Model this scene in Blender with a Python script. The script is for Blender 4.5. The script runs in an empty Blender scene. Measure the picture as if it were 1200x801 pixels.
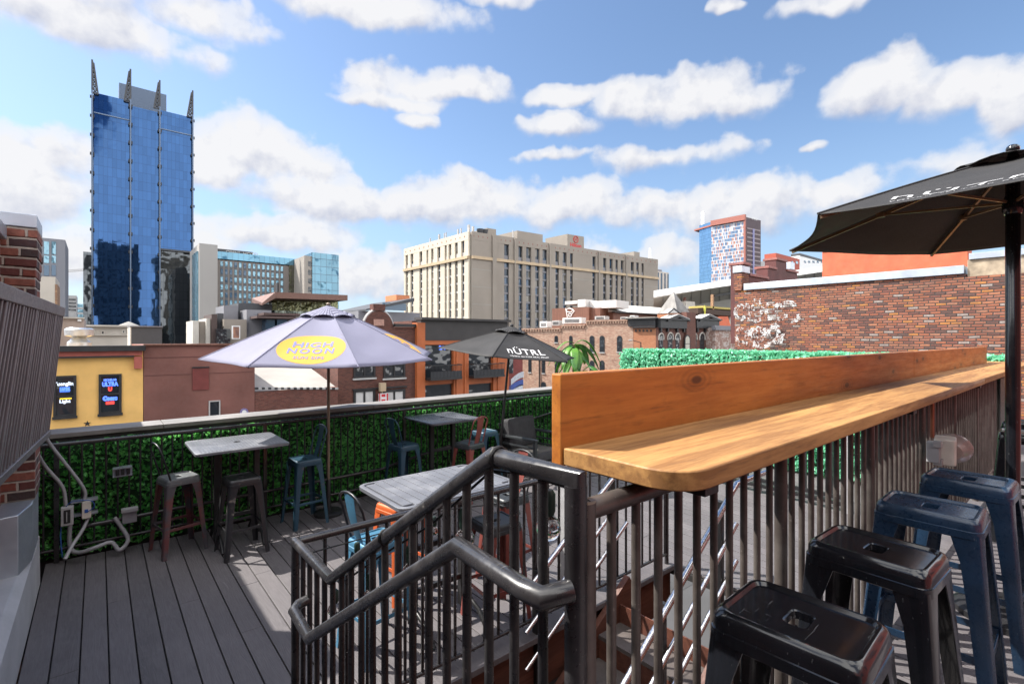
EXPO,SUNE,SKYE=0.95,4.8,.13
SKYSAT,SKYVAL=1.02,.82
_k=1/(SKYE*2**EXPO)
HAZEMIX,HAZECOL=.6,(.44*_k,.62*_k,.88*_k)
CLDARK,CLBRIGHT=(.42*_k,.47*_k,.64*_k),(.93*_k,.93*_k,.95*_k)
CLFILL=(3.3*_k,3.25*_k,3.2*_k)  # clouds behind the viewer, overbright to fill the shaded sides
import bpy, bmesh, math, random
from mathutils import Vector, Matrix
RND = random.Random(11)
SC = bpy.context.scene
COL = SC.collection
# ---------------------------------------------------------------- frame of the place
# X runs along the bar, Y along the deck boards, z = 0 is the lower deck; the camera stands at (0, 0, CZ)
F, CX, HY, CZ, UP = 580.0, 600.0, 397.0, 2.15, 0.74
_A = math.radians(50.1)
FW = (math.cos(_A), math.sin(_A)); RT = (math.sin(_A), -math.cos(_A))
G = -9.0                                   # street level
def ray(px):
    r = (px - CX) / F
    return FW[0] + RT[0]*r, FW[1] + RT[1]*r
def plan(px, D):
    a, b = ray(px); return (a*D, b*D)
def dep(p): return p[0]*FW[0] + p[1]*FW[1]
def zat(py, D): return CZ + (HY - py)/F*D
def onz(px, py, z):
    D = F*(CZ - z)/(py - HY); a, b = ray(px); return Vector((a*D, b*D, z))
def onY(px, Y):
    a, b = ray(px); return (a*Y/b, Y)
def onX(px, X):
    a, b = ray(px); return (X, b*X/a)
SUN = Vector((-.515, .70, 1.0)).normalized()
# ---------------------------------------------------------------- objects
def tag(o, label, cat, group=None):
    o['label'] = label; o['category'] = cat
    if group: o['group'] = group
    return o
def thing(name, label, cat, loc=(0,0,0), group=None, rz=0):
    o = bpy.data.objects.new(name, None); COL.objects.link(o)
    o.location = loc; o.rotation_euler = (0,0,rz); o.empty_display_size = .1
    return tag(o, label, cat, group)
class MB:
    def __init__(s, M=None): s.v=[]; s.f=[]; s.mi=[]; s.m=0; s.M=M
    def add(s, vs, fs):
        n=len(s.v)
        for p in vs:
            p=Vector(p)
            s.v.append(s.M@p if s.M else p)
        for f in fs: s.f.append([i+n for i in f]); s.mi.append(s.m)
        return s
    def box(s,x0,x1,y0,y1,z0,z1):
        return s.add([(x0,y0,z0),(x1,y0,z0),(x1,y1,z0),(x0,y1,z0),(x0,y0,z1),(x1,y0,z1),(x1,y1,z1),(x0,y1,z1)],
              [(3,2,1,0),(4,5,6,7),(0,1,5,4),(1,2,6,5),(2,3,7,6),(3,0,4,7)])
    def obox(s,c,h,M=None,rz=0):
        M=M or Matrix.Rotation(rz,3,'Z'); c=Vector(c)
        vs=[c+M@Vector((a*h[0],b*h[1],d*h[2])) for d in(-1,1) for a,b in((-1,-1),(1,-1),(1,1),(-1,1))]
        return s.add(vs,[(3,2,1,0),(4,5,6,7),(0,1,5,4),(1,2,6,5),(2,3,7,6),(3,0,4,7)])
    def bar(s,a,b,w,h,up=(0,0,1)):
        a=Vector(a);b=Vector(b);d=(b-a).normalized();u=Vector(up)
        if abs(d.dot(u))>.98:u=Vector((0,1,0))
        x=d.cross(u).normalized();y=x.cross(d)
        vs=[p+x*(i*w/2)+y*(j*h/2) for p in(a,b) for i,j in((-1,-1),(1,-1),(1,1),(-1,1))]
        return s.add(vs,[(0,1,2,3),(7,6,5,4),(0,4,5,1),(1,5,6,2),(2,6,7,3),(3,7,4,0)])
    def prism(s,pts,z0,z1):
        n=len(pts)
        return s.add([(p[0],p[1],z0) for p in pts]+[(p[0],p[1],z1) for p in pts],
            [tuple(range(n-1,-1,-1)),tuple(range(n,2*n))]+[(i,(i+1)%n,n+(i+1)%n,n+i) for i in range(n)])
    def extr(s,pts,vec):
        n=len(pts);vec=Vector(vec);pts=[Vector(p) for p in pts]
        return s.add(pts+[p+vec for p in pts],[tuple(range(n-1,-1,-1)),tuple(range(n,2*n))]+[(i,(i+1)%n,n+(i+1)%n,n+i) for i in range(n)])
    def loft(s,loops,cap0=True,cap1=True,closed=True):
        n=len(loops[0]);vs=[p for l in loops for p in l];fs=[]
        for k in range(len(loops)-1):
            for i in range(n if closed else n-1):
                j=(i+1)%n; fs.append((k*n+i,k*n+j,(k+1)*n+j,(k+1)*n+i))
        if cap0: fs.append(tuple(range(n-1,-1,-1)))
        if cap1: fs.append(tuple(range((len(loops)-1)*n,len(loops)*n)))
        return s.add(vs,fs)
    def tube(s,pts,r,n=10,cap=True):
        pts=[Vector(p) for p in pts];m=len(pts);rs=r if isinstance(r,(list,tuple)) else [r]*m
        t=(pts[1]-pts[0]).normalized();u=t.orthogonal().normalized();loops=[]
        for i,p in enumerate(pts):
            d0=(p-pts[i-1]).normalized() if i else (pts[1]-p).normalized()
            d1=(pts[i+1]-p).normalized() if i<m-1 else d0
            tt=(d0+d1).normalized()
            # carry u along d0, project on the mitre plane along d0
            u=(u-d0*u.dot(d0)).normalized();w=d0.cross(u);lp=[]
            for k in range(n):
                a=2*math.pi*k/n;q=(u*math.cos(a)+w*math.sin(a))*rs[i]
                den=d0.dot(tt)
                if den>.35: q=q-d0*(q.dot(tt)/den)
                lp.append(p+q)
            loops.append(lp)
        return s.loft(loops,cap,cap)
    def sphere(s,c,r,n=10,m=7,sz=1):
        c=Vector(c);lo=[]
        for j in range(m):
            a=math.pi*(j+.5)/m-math.pi/2
            lo.append([c+Vector((math.cos(a)*math.cos(2*math.pi*i/n)*r,math.cos(a)*math.sin(2*math.pi*i/n)*r,math.sin(a)*r*sz)) for i in range(n)])
        return s.loft(lo)
    def lathe(s,c,prof,n=14):
        c=Vector(c)
        return s.loft([[c+Vector((r*math.cos(2*math.pi*i/n),r*math.sin(2*math.pi*i/n),z)) for i in range(n)] for r,z in prof])
    def build(s,name,mat,parent=None,smooth=None,bevel=0,solid=0,kind=None,fixn=True,label=None):
        me=bpy.data.meshes.new(name);off=Vector((0,0,0));p=parent
        while p is not None: off+=p.location;p=p.parent
        me.from_pydata([v-off for v in s.v],[],s.f)
        for m in (mat if isinstance(mat,(list,tuple)) else [mat]): me.materials.append(m)
        if any(s.mi):
            for i,pl in enumerate(me.polygons): pl.material_index=s.mi[i]
        if fixn:
            bm=bmesh.new();bm.from_mesh(me);bmesh.ops.recalc_face_normals(bm,faces=bm.faces);bm.to_mesh(me);bm.free()
        if smooth:
            me.shade_smooth(); me.set_sharp_from_angle(angle=math.radians(smooth))
        me.update()
        o=bpy.data.objects.new(name,me);COL.objects.link(o)
        if parent: o.parent=parent
        if bevel:
            b=o.modifiers.new('edge','BEVEL');b.width=bevel;b.segments=2;b.limit_method='ANGLE';b.angle_limit=math.radians(40);b.harden_normals=False
        if solid:
            b=o.modifiers.new('thick','SOLIDIFY');b.thickness=solid;b.offset=0
        if kind:o['kind']=kind
        if label:o['label']=label
        return o
def copy_tree(o,parent=None,mats=None):
    c=o.copy();COL.objects.link(c)
    if parent:c.parent=parent
    if mats and c.type=='MESH':
        c.data=c.data.copy()
        for i,m in enumerate(c.data.materials):
            if m.name in mats:c.data.materials[i]=mats[m.name]
    for ch in list(o.children):copy_tree(ch,c,mats)
    return c
def text2d(body,size=1.0,bold=0.0,spacing=1.0):
    cu=bpy.data.curves.new('lettering','FONT');cu.body=body;cu.size=size;cu.align_x='CENTER';cu.align_y='CENTER';cu.offset=bold;cu.resolution_u=3
    cu.space_character=spacing
    ob=bpy.data.objects.new('lettering',cu);COL.objects.link(ob)
    dg=bpy.context.evaluated_depsgraph_get();dg.update()
    me=ob.evaluated_get(dg).to_mesh()
    bm=bmesh.new();bm.from_mesh(me);bmesh.ops.remove_doubles(bm,verts=bm.verts,dist=1e-5)
    vs=[v.co.copy() for v in bm.verts];bm.verts.index_update();fs=[[v.index for v in f.verts] for f in bm.faces];bm.free()
    ob.evaluated_get(dg).to_mesh_clear();bpy.data.objects.remove(ob);bpy.data.curves.remove(cu)
    return vs,fs
def put_text(mb,body,size,org,ex,ey,bold=0.0,spacing=1.0,w=None):
    vs,fs=text2d(body,size,bold,spacing);org=Vector(org);ex=Vector(ex).normalized();ey=Vector(ey).normalized();k=1
    if w:
        x=[v.x for v in vs];k=w/(max(x)-min(x))
    nrm=ex.cross(ey)
    mb.add([org+ex*(v.x*k)+ey*v.y for v in vs],fs)
# ---------------------------------------------------------------- materials
def rgb(c): return (c[0],c[1],c[2],1)
def mk(name):
    m=bpy.data.materials.new(name);m.use_nodes=True;nt=m.node_tree
    return m,nt,nt.nodes['Principled BSDF']
def nd(nt,t,**k):
    n=nt.nodes.new('ShaderNode'+t)
    for a,b in k.items():setattr(n,a,b)
    return n
def ln(nt,a,b): nt.links.new(a,b)
def mth(nt,op,a,b=None,c=None,clamp=False):
    n=nd(nt,'Math',operation=op);n.use_clamp=clamp
    for i,x in enumerate((a,b,c)):
        if x is None:continue
        if isinstance(x,(int,float)):n.inputs[i].default_value=x
        else:ln(nt,x,n.inputs[i])
    return n.outputs[0]
def mixc(nt,f,a,b,bt='MIX'):
    n=nd(nt,'Mix',data_type='RGBA',blend_type=bt)
    for s,x in ((0,f),(6,a),(7,b)):
        if isinstance(x,(int,float)):n.inputs[s].default_value=x
        elif isinstance(x,tuple):n.inputs[s].default_value=rgb(x)
        else:ln(nt,x,n.inputs[s])
    return n.outputs[2]
def pos(nt,st=(1,1,1)):
    g=nd(nt,'NewGeometry')
    if st==(1,1,1):return g.outputs['Position']
    v=nd(nt,'VectorMath',operation='MULTIPLY');ln(nt,g.outputs['Position'],v.inputs[0]);v.inputs[1].default_value=st
    return v.outputs[0]
def noise(nt,vec,scale,detail=4,rough=.55,dist=0):
    n=nd(nt,'TexNoise');ln(nt,vec,n.inputs['Vector']);n.inputs['Scale'].default_value=scale;n.inputs['Detail'].default_value=detail
    n.inputs['Roughness'].default_value=rough;n.inputs['Distortion'].default_value=dist
    return n.outputs['Fac']
def mrange(nt,x,a,b,c=0.,d=1.,smooth=False):
    n=nd(nt,'MapRange');n.interpolation_type='SMOOTHSTEP' if smooth else 'LINEAR'
    ln(nt,x,n.inputs[0])
    for i,q in zip((1,2,3,4),(a,b,c,d)):n.inputs[i].default_value=q
    return n.outputs[0]
def bump(nt,bs,h,st,dist=.01):
    b=nd(nt,'Bump');b.inputs['Strength'].default_value=st;b.inputs['Distance'].default_value=dist
    ln(nt,h,b.inputs['Height']);ln(nt,b.outputs[0],bs.inputs['Normal'])
def pm(name,col,rough=.6,metal=0,var=.2,scale=6,bst=.15,bsc=60,col2=None,st=(1,1,1),coat=0,rvar=.1,amt=1.):
    m,nt,bs=mk(name);p=pos(nt,st)
    n=noise(nt,p,scale,5);f=mrange(nt,n,.3,.7)
    a=tuple(max(0,c*(1-var)) for c in col);b=col2 or tuple(min(1,c*(1+var)) for c in col)
    if amt!=1:f=mth(nt,'MULTIPLY',f,amt)
    ln(nt,mixc(nt,f,a,b),bs.inputs['Base Color'])
    bs.inputs['Metallic'].default_value=metal
    n2=noise(nt,p,bsc,3);ln(nt,mrange(nt,n2,.3,.7,max(.03,rough-rvar),min(1,rough+rvar)),bs.inputs['Roughness'])
    if bst:bump(nt,bs,n2,bst,.004)
    if coat:bs.inputs['Coat Weight'].default_value=coat;bs.inputs['Coat Roughness'].default_value=.08
    return m
def add_trans(m,col,f):
    nt=m.node_tree;bs=nt.nodes['Principled BSDF'];tl=nd(nt,'BsdfTranslucent');tl.inputs[0].default_value=rgb(col);mx=nd(nt,'MixShader');mx.inputs[0].default_value=f
    ln(nt,bs.outputs[0],mx.inputs[1]);ln(nt,tl.outputs[0],mx.inputs[2]);ln(nt,mx.outputs[0],nt.nodes['Material Output'].inputs['Surface'])
def dusty(m,col,lo=.55,hi=.8,amt=.35,scale=5,scr=True):
    # dust film, smudges and fine scratches over an existing paint
    nt=m.node_tree;bs=nt.nodes['Principled BSDF'];p=pos(nt);src=bs.inputs['Base Color'].links[0].from_socket
    f=mrange(nt,noise(nt,p,scale,7,.72),lo,hi,0,amt);c=mixc(nt,f,src,col)
    if scr:
        s1=mrange(nt,noise(nt,pos(nt,(9,160,60)),1.0,2,.6),.70,.74,0,.5);s2=mrange(nt,noise(nt,pos(nt,(150,12,60)),1.0,2,.6),.71,.75,0,.5)
        c=mixc(nt,mth(nt,'MAXIMUM',s1,s2),c,col)
    ln(nt,c,bs.inputs['Base Color'])
    ro=bs.inputs['Roughness'].links[0].from_socket;ln(nt,mth(nt,'ADD',ro,mth(nt,'MULTIPLY',f,.6),clamp=True),bs.inputs['Roughness'])
def worn(name,col,wear,rough=.35,scale=9,lo=.56,hi=.66):
    m,nt,bs=mk(name);p=pos(nt)
    n=noise(nt,p,scale,8,.7);f=mrange(nt,n,lo,hi)
    n3=noise(nt,p,3,3);c=mixc(nt,mrange(nt,n3,.3,.7),tuple(x*.8 for x in col),tuple(x*1.15 for x in col))
    ln(nt,mixc(nt,f,c,wear),bs.inputs['Base Color']);ln(nt,mrange(nt,f,0,1,rough,.65),bs.inputs['Roughness'])
    bs.inputs['Metallic'].default_value=.15
    bump(nt,bs,noise(nt,p,80,3),.06,.003)
    return m
def brick(name,cols,mortar,w=.21,h=.068,mt=.012,stain=.3,bst=.6,flip=False,white=None,dirt=(.05,.045,.04)):
    m,nt,bs=mk(name);g=nd(nt,'NewGeometry');sx=nd(nt,'SeparateXYZ');ln(nt,g.outputs['Position'],sx.inputs[0])
    X,Y,Z=sx.outputs;n0=noise(nt,g.outputs['Position'],2.5,2)
    u=mth(nt,'ADD',X,Y);z=mth(nt,'ADD',Z,mth(nt,'MULTIPLY',mth(nt,'SUBTRACT',n0,.5),h*.5))
    vr=mth(nt,'DIVIDE',z,h);row=mth(nt,'FLOOR',vr);fv=mth(nt,'FRACT',vr)
    wn0=nd(nt,'TexWhiteNoise',noise_dimensions='1D');ln(nt,row,wn0.inputs['W'])
    off=mth(nt,'ADD',mth(nt,'MULTIPLY',mth(nt,'PINGPONG',row,1),.5),mth(nt,'MULTIPLY',wn0.outputs['Value'],.3))
    ur=mth(nt,'ADD',mth(nt,'DIVIDE',u,w),off);cl=mth(nt,'FLOOR',ur);fu=mth(nt,'FRACT',ur)
    cv=nd(nt,'CombineXYZ');ln(nt,cl,cv.inputs[0]);ln(nt,row,cv.inputs[1])
    wn=nd(nt,'TexWhiteNoise',noise_dimensions='2D');ln(nt,cv.outputs[0],wn.inputs['Vector'])
    cr=nd(nt,'ValToRGB');cr.color_ramp.interpolation='CONSTANT';e=cr.color_ramp.elements
    while len(e)<len(cols):e.new(.5)
    for i,c in enumerate(cols):e[i].position=i/len(cols);e[i].color=rgb(c)
    ln(nt,wn.outputs['Value'],cr.inputs[0])
    n1=noise(nt,g.outputs['Position'],25,4);c=mixc(nt,mrange(nt,n1,.25,.75,.0,.55),cr.outputs[0],tuple(x*.55 for x in cols[0]))
    d=mth(nt,'MINIMUM',mth(nt,'MULTIPLY',mth(nt,'MINIMUM',fu,mth(nt,'SUBTRACT',1.,fu)),w),mth(nt,'MULTIPLY',mth(nt,'MINIMUM',fv,mth(nt,'SUBTRACT',1.,fv)),h))
    d=mth(nt,'ADD',d,mth(nt,'MULTIPLY',mth(nt,'SUBTRACT',n1,.5),mt*.5))
    mk_=mrange(nt,d,mt*.35,mt*.65)
    c=mixc(nt,mk_,mortar,c)
    ns=noise(nt,g.outputs['Position'],.9,6,.65);c=mixc(nt,mrange(nt,ns,.48,.75,0,stain),c,dirt)
    if white:
        nw=noise(nt,g.outputs['Position'],1.3,7,.75);c=mixc(nt,mrange(nt,nw,white[0],white[0]+.06,0,.75),c,white[1])
    ln(nt,c,bs.inputs['Base Color']);bs.inputs['Roughness'].default_value=.85
    bump(nt,bs,mth(nt,'ADD',mk_,mth(nt,'MULTIPLY',n1,.5)),bst,.012)
    return m
def glass(name,col,rough=.05,wob=0,wsc=.05,metal=0.,spec=.5,grid=None,gcol=(.02,.03,.05),curt=None,tilt=.03):
    """dark reflective glazing; grid=(w,h,line) draws mullions"""
    nrm_=None
    m,nt,bs=mk(name);bs.inputs['Base Color'].default_value=rgb(col);bs.inputs['Roughness'].default_value=rough;bs.inputs['Metallic'].default_value=metal
    bs.inputs['IOR'].default_value=1.5;bs.inputs['Specular IOR Level'].default_value=spec
    p=pos(nt)
    if grid:
        sx=nd(nt,'SeparateXYZ');ln(nt,p,sx.inputs[0]);u=mth(nt,'ADD',sx.outputs[0],sx.outputs[1])
        fu=mth(nt,'FRACT',mth(nt,'DIVIDE',u,grid[0]));fv=mth(nt,'FRACT',mth(nt,'DIVIDE',sx.outputs[2],grid[1]))
        f=mth(nt,'MAXIMUM',mth(nt,'LESS_THAN',fu,grid[2]/grid[0]),mth(nt,'LESS_THAN',fv,grid[2]*1.6/grid[1]))
        cv=nd(nt,'CombineXYZ');ln(nt,mth(nt,'FLOOR',mth(nt,'DIVIDE',u,grid[0])),cv.inputs[0]);ln(nt,mth(nt,'FLOOR',mth(nt,'DIVIDE',sx.outputs[2],grid[1])),cv.inputs[1])
        wn=nd(nt,'TexWhiteNoise',noise_dimensions='2D');ln(nt,cv.outputs[0],wn.inputs['Vector'])
        wt=nd(nt,'VectorMath',operation='MULTIPLY_ADD');ln(nt,wn.outputs['Color'],wt.inputs[0]);wt.inputs[1].default_value=(tilt,tilt,tilt);wt.inputs[2].default_value=(-tilt/2,-tilt/2,-tilt/2)
        gn=nd(nt,'NewGeometry');wa=nd(nt,'VectorMath',operation='ADD');ln(nt,gn.outputs['Normal'],wa.inputs[0]);ln(nt,wt.outputs[0],wa.inputs[1]);wz=nd(nt,'VectorMath',operation='NORMALIZE');ln(nt,wa.outputs[0],wz.inputs[0]);nrm_=wz.outputs[0]
        c0=mixc(nt,mrange(nt,wn.outputs['Value'],0,1,0,.35),col,tuple(x*.45 for x in col))
        if curt: c0=mixc(nt,mth(nt,'GREATER_THAN',wn.outputs['Value'],curt[0]),c0,curt[1]);c0=mixc(nt,mth(nt,'LESS_THAN',wn.outputs['Value'],curt[2]),c0,curt[3])
        ln(nt,mixc(nt,mth(nt,'MULTIPLY',f,.75),c0,gcol),bs.inputs['Base Color'])
    if wob:
        h=noise(nt,p,wsc,2)
        b=nd(nt,'Bump');b.inputs['Strength'].default_value=wob;b.inputs['Distance'].default_value=1.;ln(nt,h,b.inputs['Height'])
        if nrm_: ln(nt,nrm_,b.inputs['Normal'])
        ln(nt,b.outputs[0],bs.inputs['Normal'])
    return m
def wood(name,c1,c2,cd,axis=0,rough=.45,kn=True):
    st=[9,9,9];st[axis]=.7
    m,nt,bs=mk(name);p=pos(nt,tuple(st))
    n=noise(nt,p,1.6,6,.6,.6);w=noise(nt,p,6,5,.7);f=mth(nt,'ADD',mth(nt,'MULTIPLY',n,.65),mth(nt,'MULTIPLY',w,.35))
    c=mixc(nt,mrange(nt,f,.42,.58),c1,c2)
    c=mixc(nt,mrange(nt,noise(nt,p,9,3,.7),.56,.72,0,.45),c,cd);c=mixc(nt,mrange(nt,noise(nt,pos(nt),2.2,5,.7),.5,.75,0,.3),c,cd)
    if kn:
        s_=nd(nt,'SeparateXYZ');ln(nt,pos(nt),s_.inputs[0]);q_=nd(nt,'CombineXYZ');ln(nt,mth(nt,'MULTIPLY',s_.outputs[0],2.1),q_.inputs[0]);ln(nt,mth(nt,'MULTIPLY',s_.outputs[2],5.),q_.inputs[1]);v=nd(nt,'TexVoronoi',voronoi_dimensions='2D');ln(nt,q_.outputs[0],v.inputs['Vector']);v.inputs['Scale'].default_value=1.
        dd=v.outputs['Distance'];ring=mrange(nt,dd,.045,.10,1,0,True);c=mixc(nt,mth(nt,'MULTIPLY',ring,.9),c,cd)
        halo=mth(nt,'PINGPONG',mth(nt,'MULTIPLY',dd,26.),1.);c=mixc(nt,mth(nt,'MULTIPLY',mth(nt,'MULTIPLY',mrange(nt,dd,.10,.34,1,0,True),halo),.45),c,cd)
    ln(nt,c,bs.inputs['Base Color']);ln(nt,mrange(nt,w,.3,.7,rough-.08,rough+.15),bs.inputs['Roughness'])
    bump(nt,bs,w,.12,.004)
    return m
def emis(name,col,s):
    m,nt,bs=mk(name);bs.inputs['Base Color'].default_value=rgb(col);bs.inputs['Emission Color'].default_value=rgb(col);bs.inputs['Emission Strength'].default_value=s
    return m
def decking(name,c,pitch,x0):
    m,nt,bs=mk(name);p=pos(nt);sx=nd(nt,'SeparateXYZ');ln(nt,p,sx.inputs[0])
    b=mth(nt,'FLOOR',mth(nt,'DIVIDE',mth(nt,'SUBTRACT',sx.outputs[0],x0),pitch))
    wn=nd(nt,'TexWhiteNoise',noise_dimensions='1D');ln(nt,b,wn.inputs['W'])
    ofs=nd(nt,'CombineXYZ');ln(nt,mth(nt,'MULTIPLY',wn.outputs['Value'],40.),ofs.inputs[1])
    ad=nd(nt,'VectorMath',operation='ADD');ln(nt,p,ad.inputs[0]);ln(nt,ofs.outputs[0],ad.inputs[1])
    ml=nd(nt,'VectorMath',operation='MULTIPLY');ln(nt,ad.outputs[0],ml.inputs[0]);ml.inputs[1].default_value=(14,1.1,14)
    wv=noise(nt,ml.outputs[0],1.2,3,.5,1.2);rings=mth(nt,'PINGPONG',mth(nt,'MULTIPLY',wv,14.),1.)
    g=noise(nt,ml.outputs[0],5,4,.7)
    col=mixc(nt,wn.outputs['Value'],tuple(x*.86 for x in c),tuple(x*1.12 for x in c))
    col=mixc(nt,mrange(nt,rings,.2,.9,0,.16),col,tuple(min(1,x*1.8) for x in c))
    col=mixc(nt,mrange(nt,noise(nt,p,1.4,7,.75),.48,.72,0,.45),col,tuple(x*1.6 for x in c));col=mixc(nt,mrange(nt,noise(nt,p,2.6,6,.8),.60,.70,0,.4),col,tuple(x*.5 for x in c));col=mixc(nt,mrange(nt,noise(nt,pos(nt,(9,.9,9)),1.,2,.5,2.),.735,.75,0,.45),col,tuple(x*2.4 for x in c))
    col=mixc(nt,mrange(nt,noise(nt,p,160,1),.74,.8,0,.6),col,(.5,.5,.48))
    ln(nt,col,bs.inputs['Base Color']);ln(nt,mrange(nt,g,.3,.7,.5,.75),bs.inputs['Roughness'])
    bump(nt,bs,mth(nt,'ADD',rings,g),.25,.003)
    return m
def leafmat(name,c1,c2,sc=25,tr=.25):
    m,nt,bs=mk(name);p=pos(nt);wn=noise(nt,p,sc,2)
    ln(nt,mixc(nt,mrange(nt,wn,.35,.65),c1,c2),bs.inputs['Base Color']);bs.inputs['Roughness'].default_value=.42
    bs.inputs['Subsurface Weight'].default_value=0
    tl=nd(nt,'BsdfTranslucent');tl.inputs[0].default_value=rgb(tuple(min(1,x*1.3) for x in c2));mx=nd(nt,'MixShader');mx.inputs[0].default_value=tr
    ln(nt,bs.outputs[0],mx.inputs[1]);ln(nt,tl.outputs[0],mx.inputs[2]);ln(nt,mx.outputs[0],nt.nodes['Material Output'].inputs['Surface'])
    return m
# ================================================================ materials of the terrace
M={}
M['rail']=pm('black_rail_paint',(.022,.021,.023),.3,0,.35,9,.03,45,coat=.3,rvar=.07)
M['barrail']=pm('sunlit_black_rail_paint',(.064,.053,.048),.42,0,.35,9,.03,45,coat=.2,rvar=.07)  # same black paint as the other rails, lightened for the sun on it
M['blackmetal']=pm('black_metal',(.02,.02,.022),.42,.2,.3,8,.1,60)
M['stoolblack']=pm('gloss_black_enamel',(.008,.009,.012),.2,0,.3,8,.02,40,coat=.55,rvar=.05)
M['stoolnavy']=pm('navy_enamel',(.012,.03,.062),.3,.1,.35,6,.05,60,coat=.3,rvar=.07)
M['slate']=pm('slate_table_paint',(.14,.145,.165),.4,.1,.15,4,.05,60)
M['darktop']=pm('dark_table_paint',(.075,.08,.095),.3,.1,.2,4,.05,60)
M['chair']=worn('worn_rust_red_paint',(.16,.055,.055),(.075,.07,.08),.4,5,.44,.56)
M['chairblue']=worn('worn_teal_blue_paint',(.022,.06,.095),(.09,.08,.075),.4,10,.6,.7)
M['chairblack']=worn('worn_black_paint',(.022,.022,.026),(.2,.17,.15),.38,12,.6,.7)
M['chairsky']=worn('worn_sky_blue_paint',(.07,.21,.34),(.05,.075,.1),.42,12,.62,.72)
M['chairred']=worn('worn_brick_red_paint',(.21,.055,.045),(.04,.035,.035),.42,10,.6,.7)
M['chairorange']=worn('worn_orange_paint',(.62,.12,.03),(.2,.08,.04),.45,12,.62,.72)
M['seatgrey']=worn('scuffed_grey_seat',(.13,.14,.15),(.3,.29,.28),.45,14,.55,.7)
M['seatdark']=worn('scuffed_dark_seat',(.03,.035,.04),(.12,.12,.12),.4,14,.6,.7)
M['conduit']=pm('grey_conduit',(.30,.30,.32),.5,0,.15,12,.05,60)
M['boxgrey']=pm('grey_outlet_box',(.36,.36,.37),.5,0,.12,12,.05,60)
M['steel']=pm('polished_steel',(.6,.6,.62),.22,1,.1,9,.03,60)
M['galv']=pm('galvanised_flashing',(.45,.49,.55),.38,.65,.15,2.5,.08,30)
M['whitepaint']=pm('white_painted_concrete',(.42,.42,.44),.65,0,.15,2.2,.15,30)
M['capstone']=pm('weathered_cap',(.22,.21,.205),.75,0,.25,3,.2,40)
M['louver']=pm('grey_louver_paint',(.17,.16,.175),.42,.25,.15,5,.05,50)
M['deck']=decking('composite_decking',(.106,.097,.102),.1486,-.39)
M['under']=pm('deck_underside',(.02,.018,.018),.9)
M['fascia']=wood('stained_fascia',(.13,.048,.03),(.085,.03,.02),(.03,.012,.008),0,.55,False)
M['counter']=wood('honey_pine_counter',(.41,.215,.072),(.23,.107,.033),(.10,.048,.02),0,.6,False)
M['backboard']=wood('orange_pine_board',(.47,.17,.034),(.36,.115,.022),(.07,.022,.008),0,.38,True)
M['leafdark']=leafmat('boxwood_leaves',(.045,.25,.065),(.17,.55,.13),26,.35)
M['leafmint']=leafmat('faded_hedge_leaves',(.07,.36,.20),(.26,.66,.44),24,.3)
M['leafback']=pm('hedge_backing',(.012,.05,.018),.9)
M['leafbanana']=leafmat('banana_leaf',(.02,.12,.03),(.14,.33,.04),6,.3)
M['stem']=pm('brown_stem',(.12,.075,.04),.8)
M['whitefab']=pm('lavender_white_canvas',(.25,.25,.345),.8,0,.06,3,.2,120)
M['blackfab']=pm('faded_black_canvas',(.030,.029,.030),.75,0,.25,4,.2,140)
M['logoyellow']=pm('yellow_print',(.58,.31,.035),.75,0,.06,4,.1,100)
M['logolilac']=pm('lilac_print',(.17,.19,.42),.75,0,.06,4,.1,100)
M['logowhite']=pm('white_print',(.75,.75,.76),.75,0,.08,9,.1,100)
M['logofaded']=pm('faded_white_print',(.42,.42,.43),.8,0,.5,14,.1,100)
M['cushion']=pm('charcoal_cushion',(.045,.045,.05),.9,0,.2,20,.3,150)
M['cushiontop']=pm('sunlit_cushion_top',(.10,.092,.085),.9,0,.2,20,.3,150)  # charcoal cushion again, sun on its top put into the colour
M['armmetal']=pm('charcoal_frame',(.05,.055,.06),.4,.2,.15)
M['polebrown']=pm('bronze_pole',(.18,.135,.10),.45,.3,.2)
M['ribs']=pm('bronze_ribs',(.30,.22,.14),.4,.5,.2)
M['brass']=pm('aged_brass',(.5,.33,.14),.35,.8,.2)
M['bulb'],_nt,_b=mk('clear_bulb_glass');_b.inputs['Transmission Weight'].default_value=1;_b.inputs['Roughness'].default_value=.02;_b.inputs['IOR'].default_value=1.3;_b.inputs['Base Color'].default_value=(.95,.95,.95,1)
M['socket']=pm('green_black_socket',(.012,.03,.022),.5)
M['wire']=pm('black_wire',(.015,.015,.016),.6)
M['bluewire']=pm('blue_wire',(.03,.10,.35),.5)
M['sticker']=pm('yellow_sticker',(.8,.6,.03),.5)
M['lampwhite']=pm('ivory_lamp_housing',(.66,.62,.55),.4,0,.1,9)
M['lens'],_nt,_b=mk('lamp_lens');_b.inputs['Base Color'].default_value=(.62,.5,.46,1);_b.inputs['Transmission Weight'].default_value=.55;_b.inputs['Roughness'].default_value=.15
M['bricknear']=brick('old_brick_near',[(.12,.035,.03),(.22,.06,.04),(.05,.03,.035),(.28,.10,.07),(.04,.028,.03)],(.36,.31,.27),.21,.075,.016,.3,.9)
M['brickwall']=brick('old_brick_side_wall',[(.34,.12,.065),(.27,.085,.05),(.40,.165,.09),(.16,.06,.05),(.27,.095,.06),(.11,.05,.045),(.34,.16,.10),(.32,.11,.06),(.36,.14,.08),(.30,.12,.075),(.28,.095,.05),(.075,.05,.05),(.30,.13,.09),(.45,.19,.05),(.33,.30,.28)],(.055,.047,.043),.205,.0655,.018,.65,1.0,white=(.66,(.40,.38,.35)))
M['stuccoorange']=pm('coral_stucco',(.56,.135,.065),.8,0,.22,3.2,.55,9,amt=.8)
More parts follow.
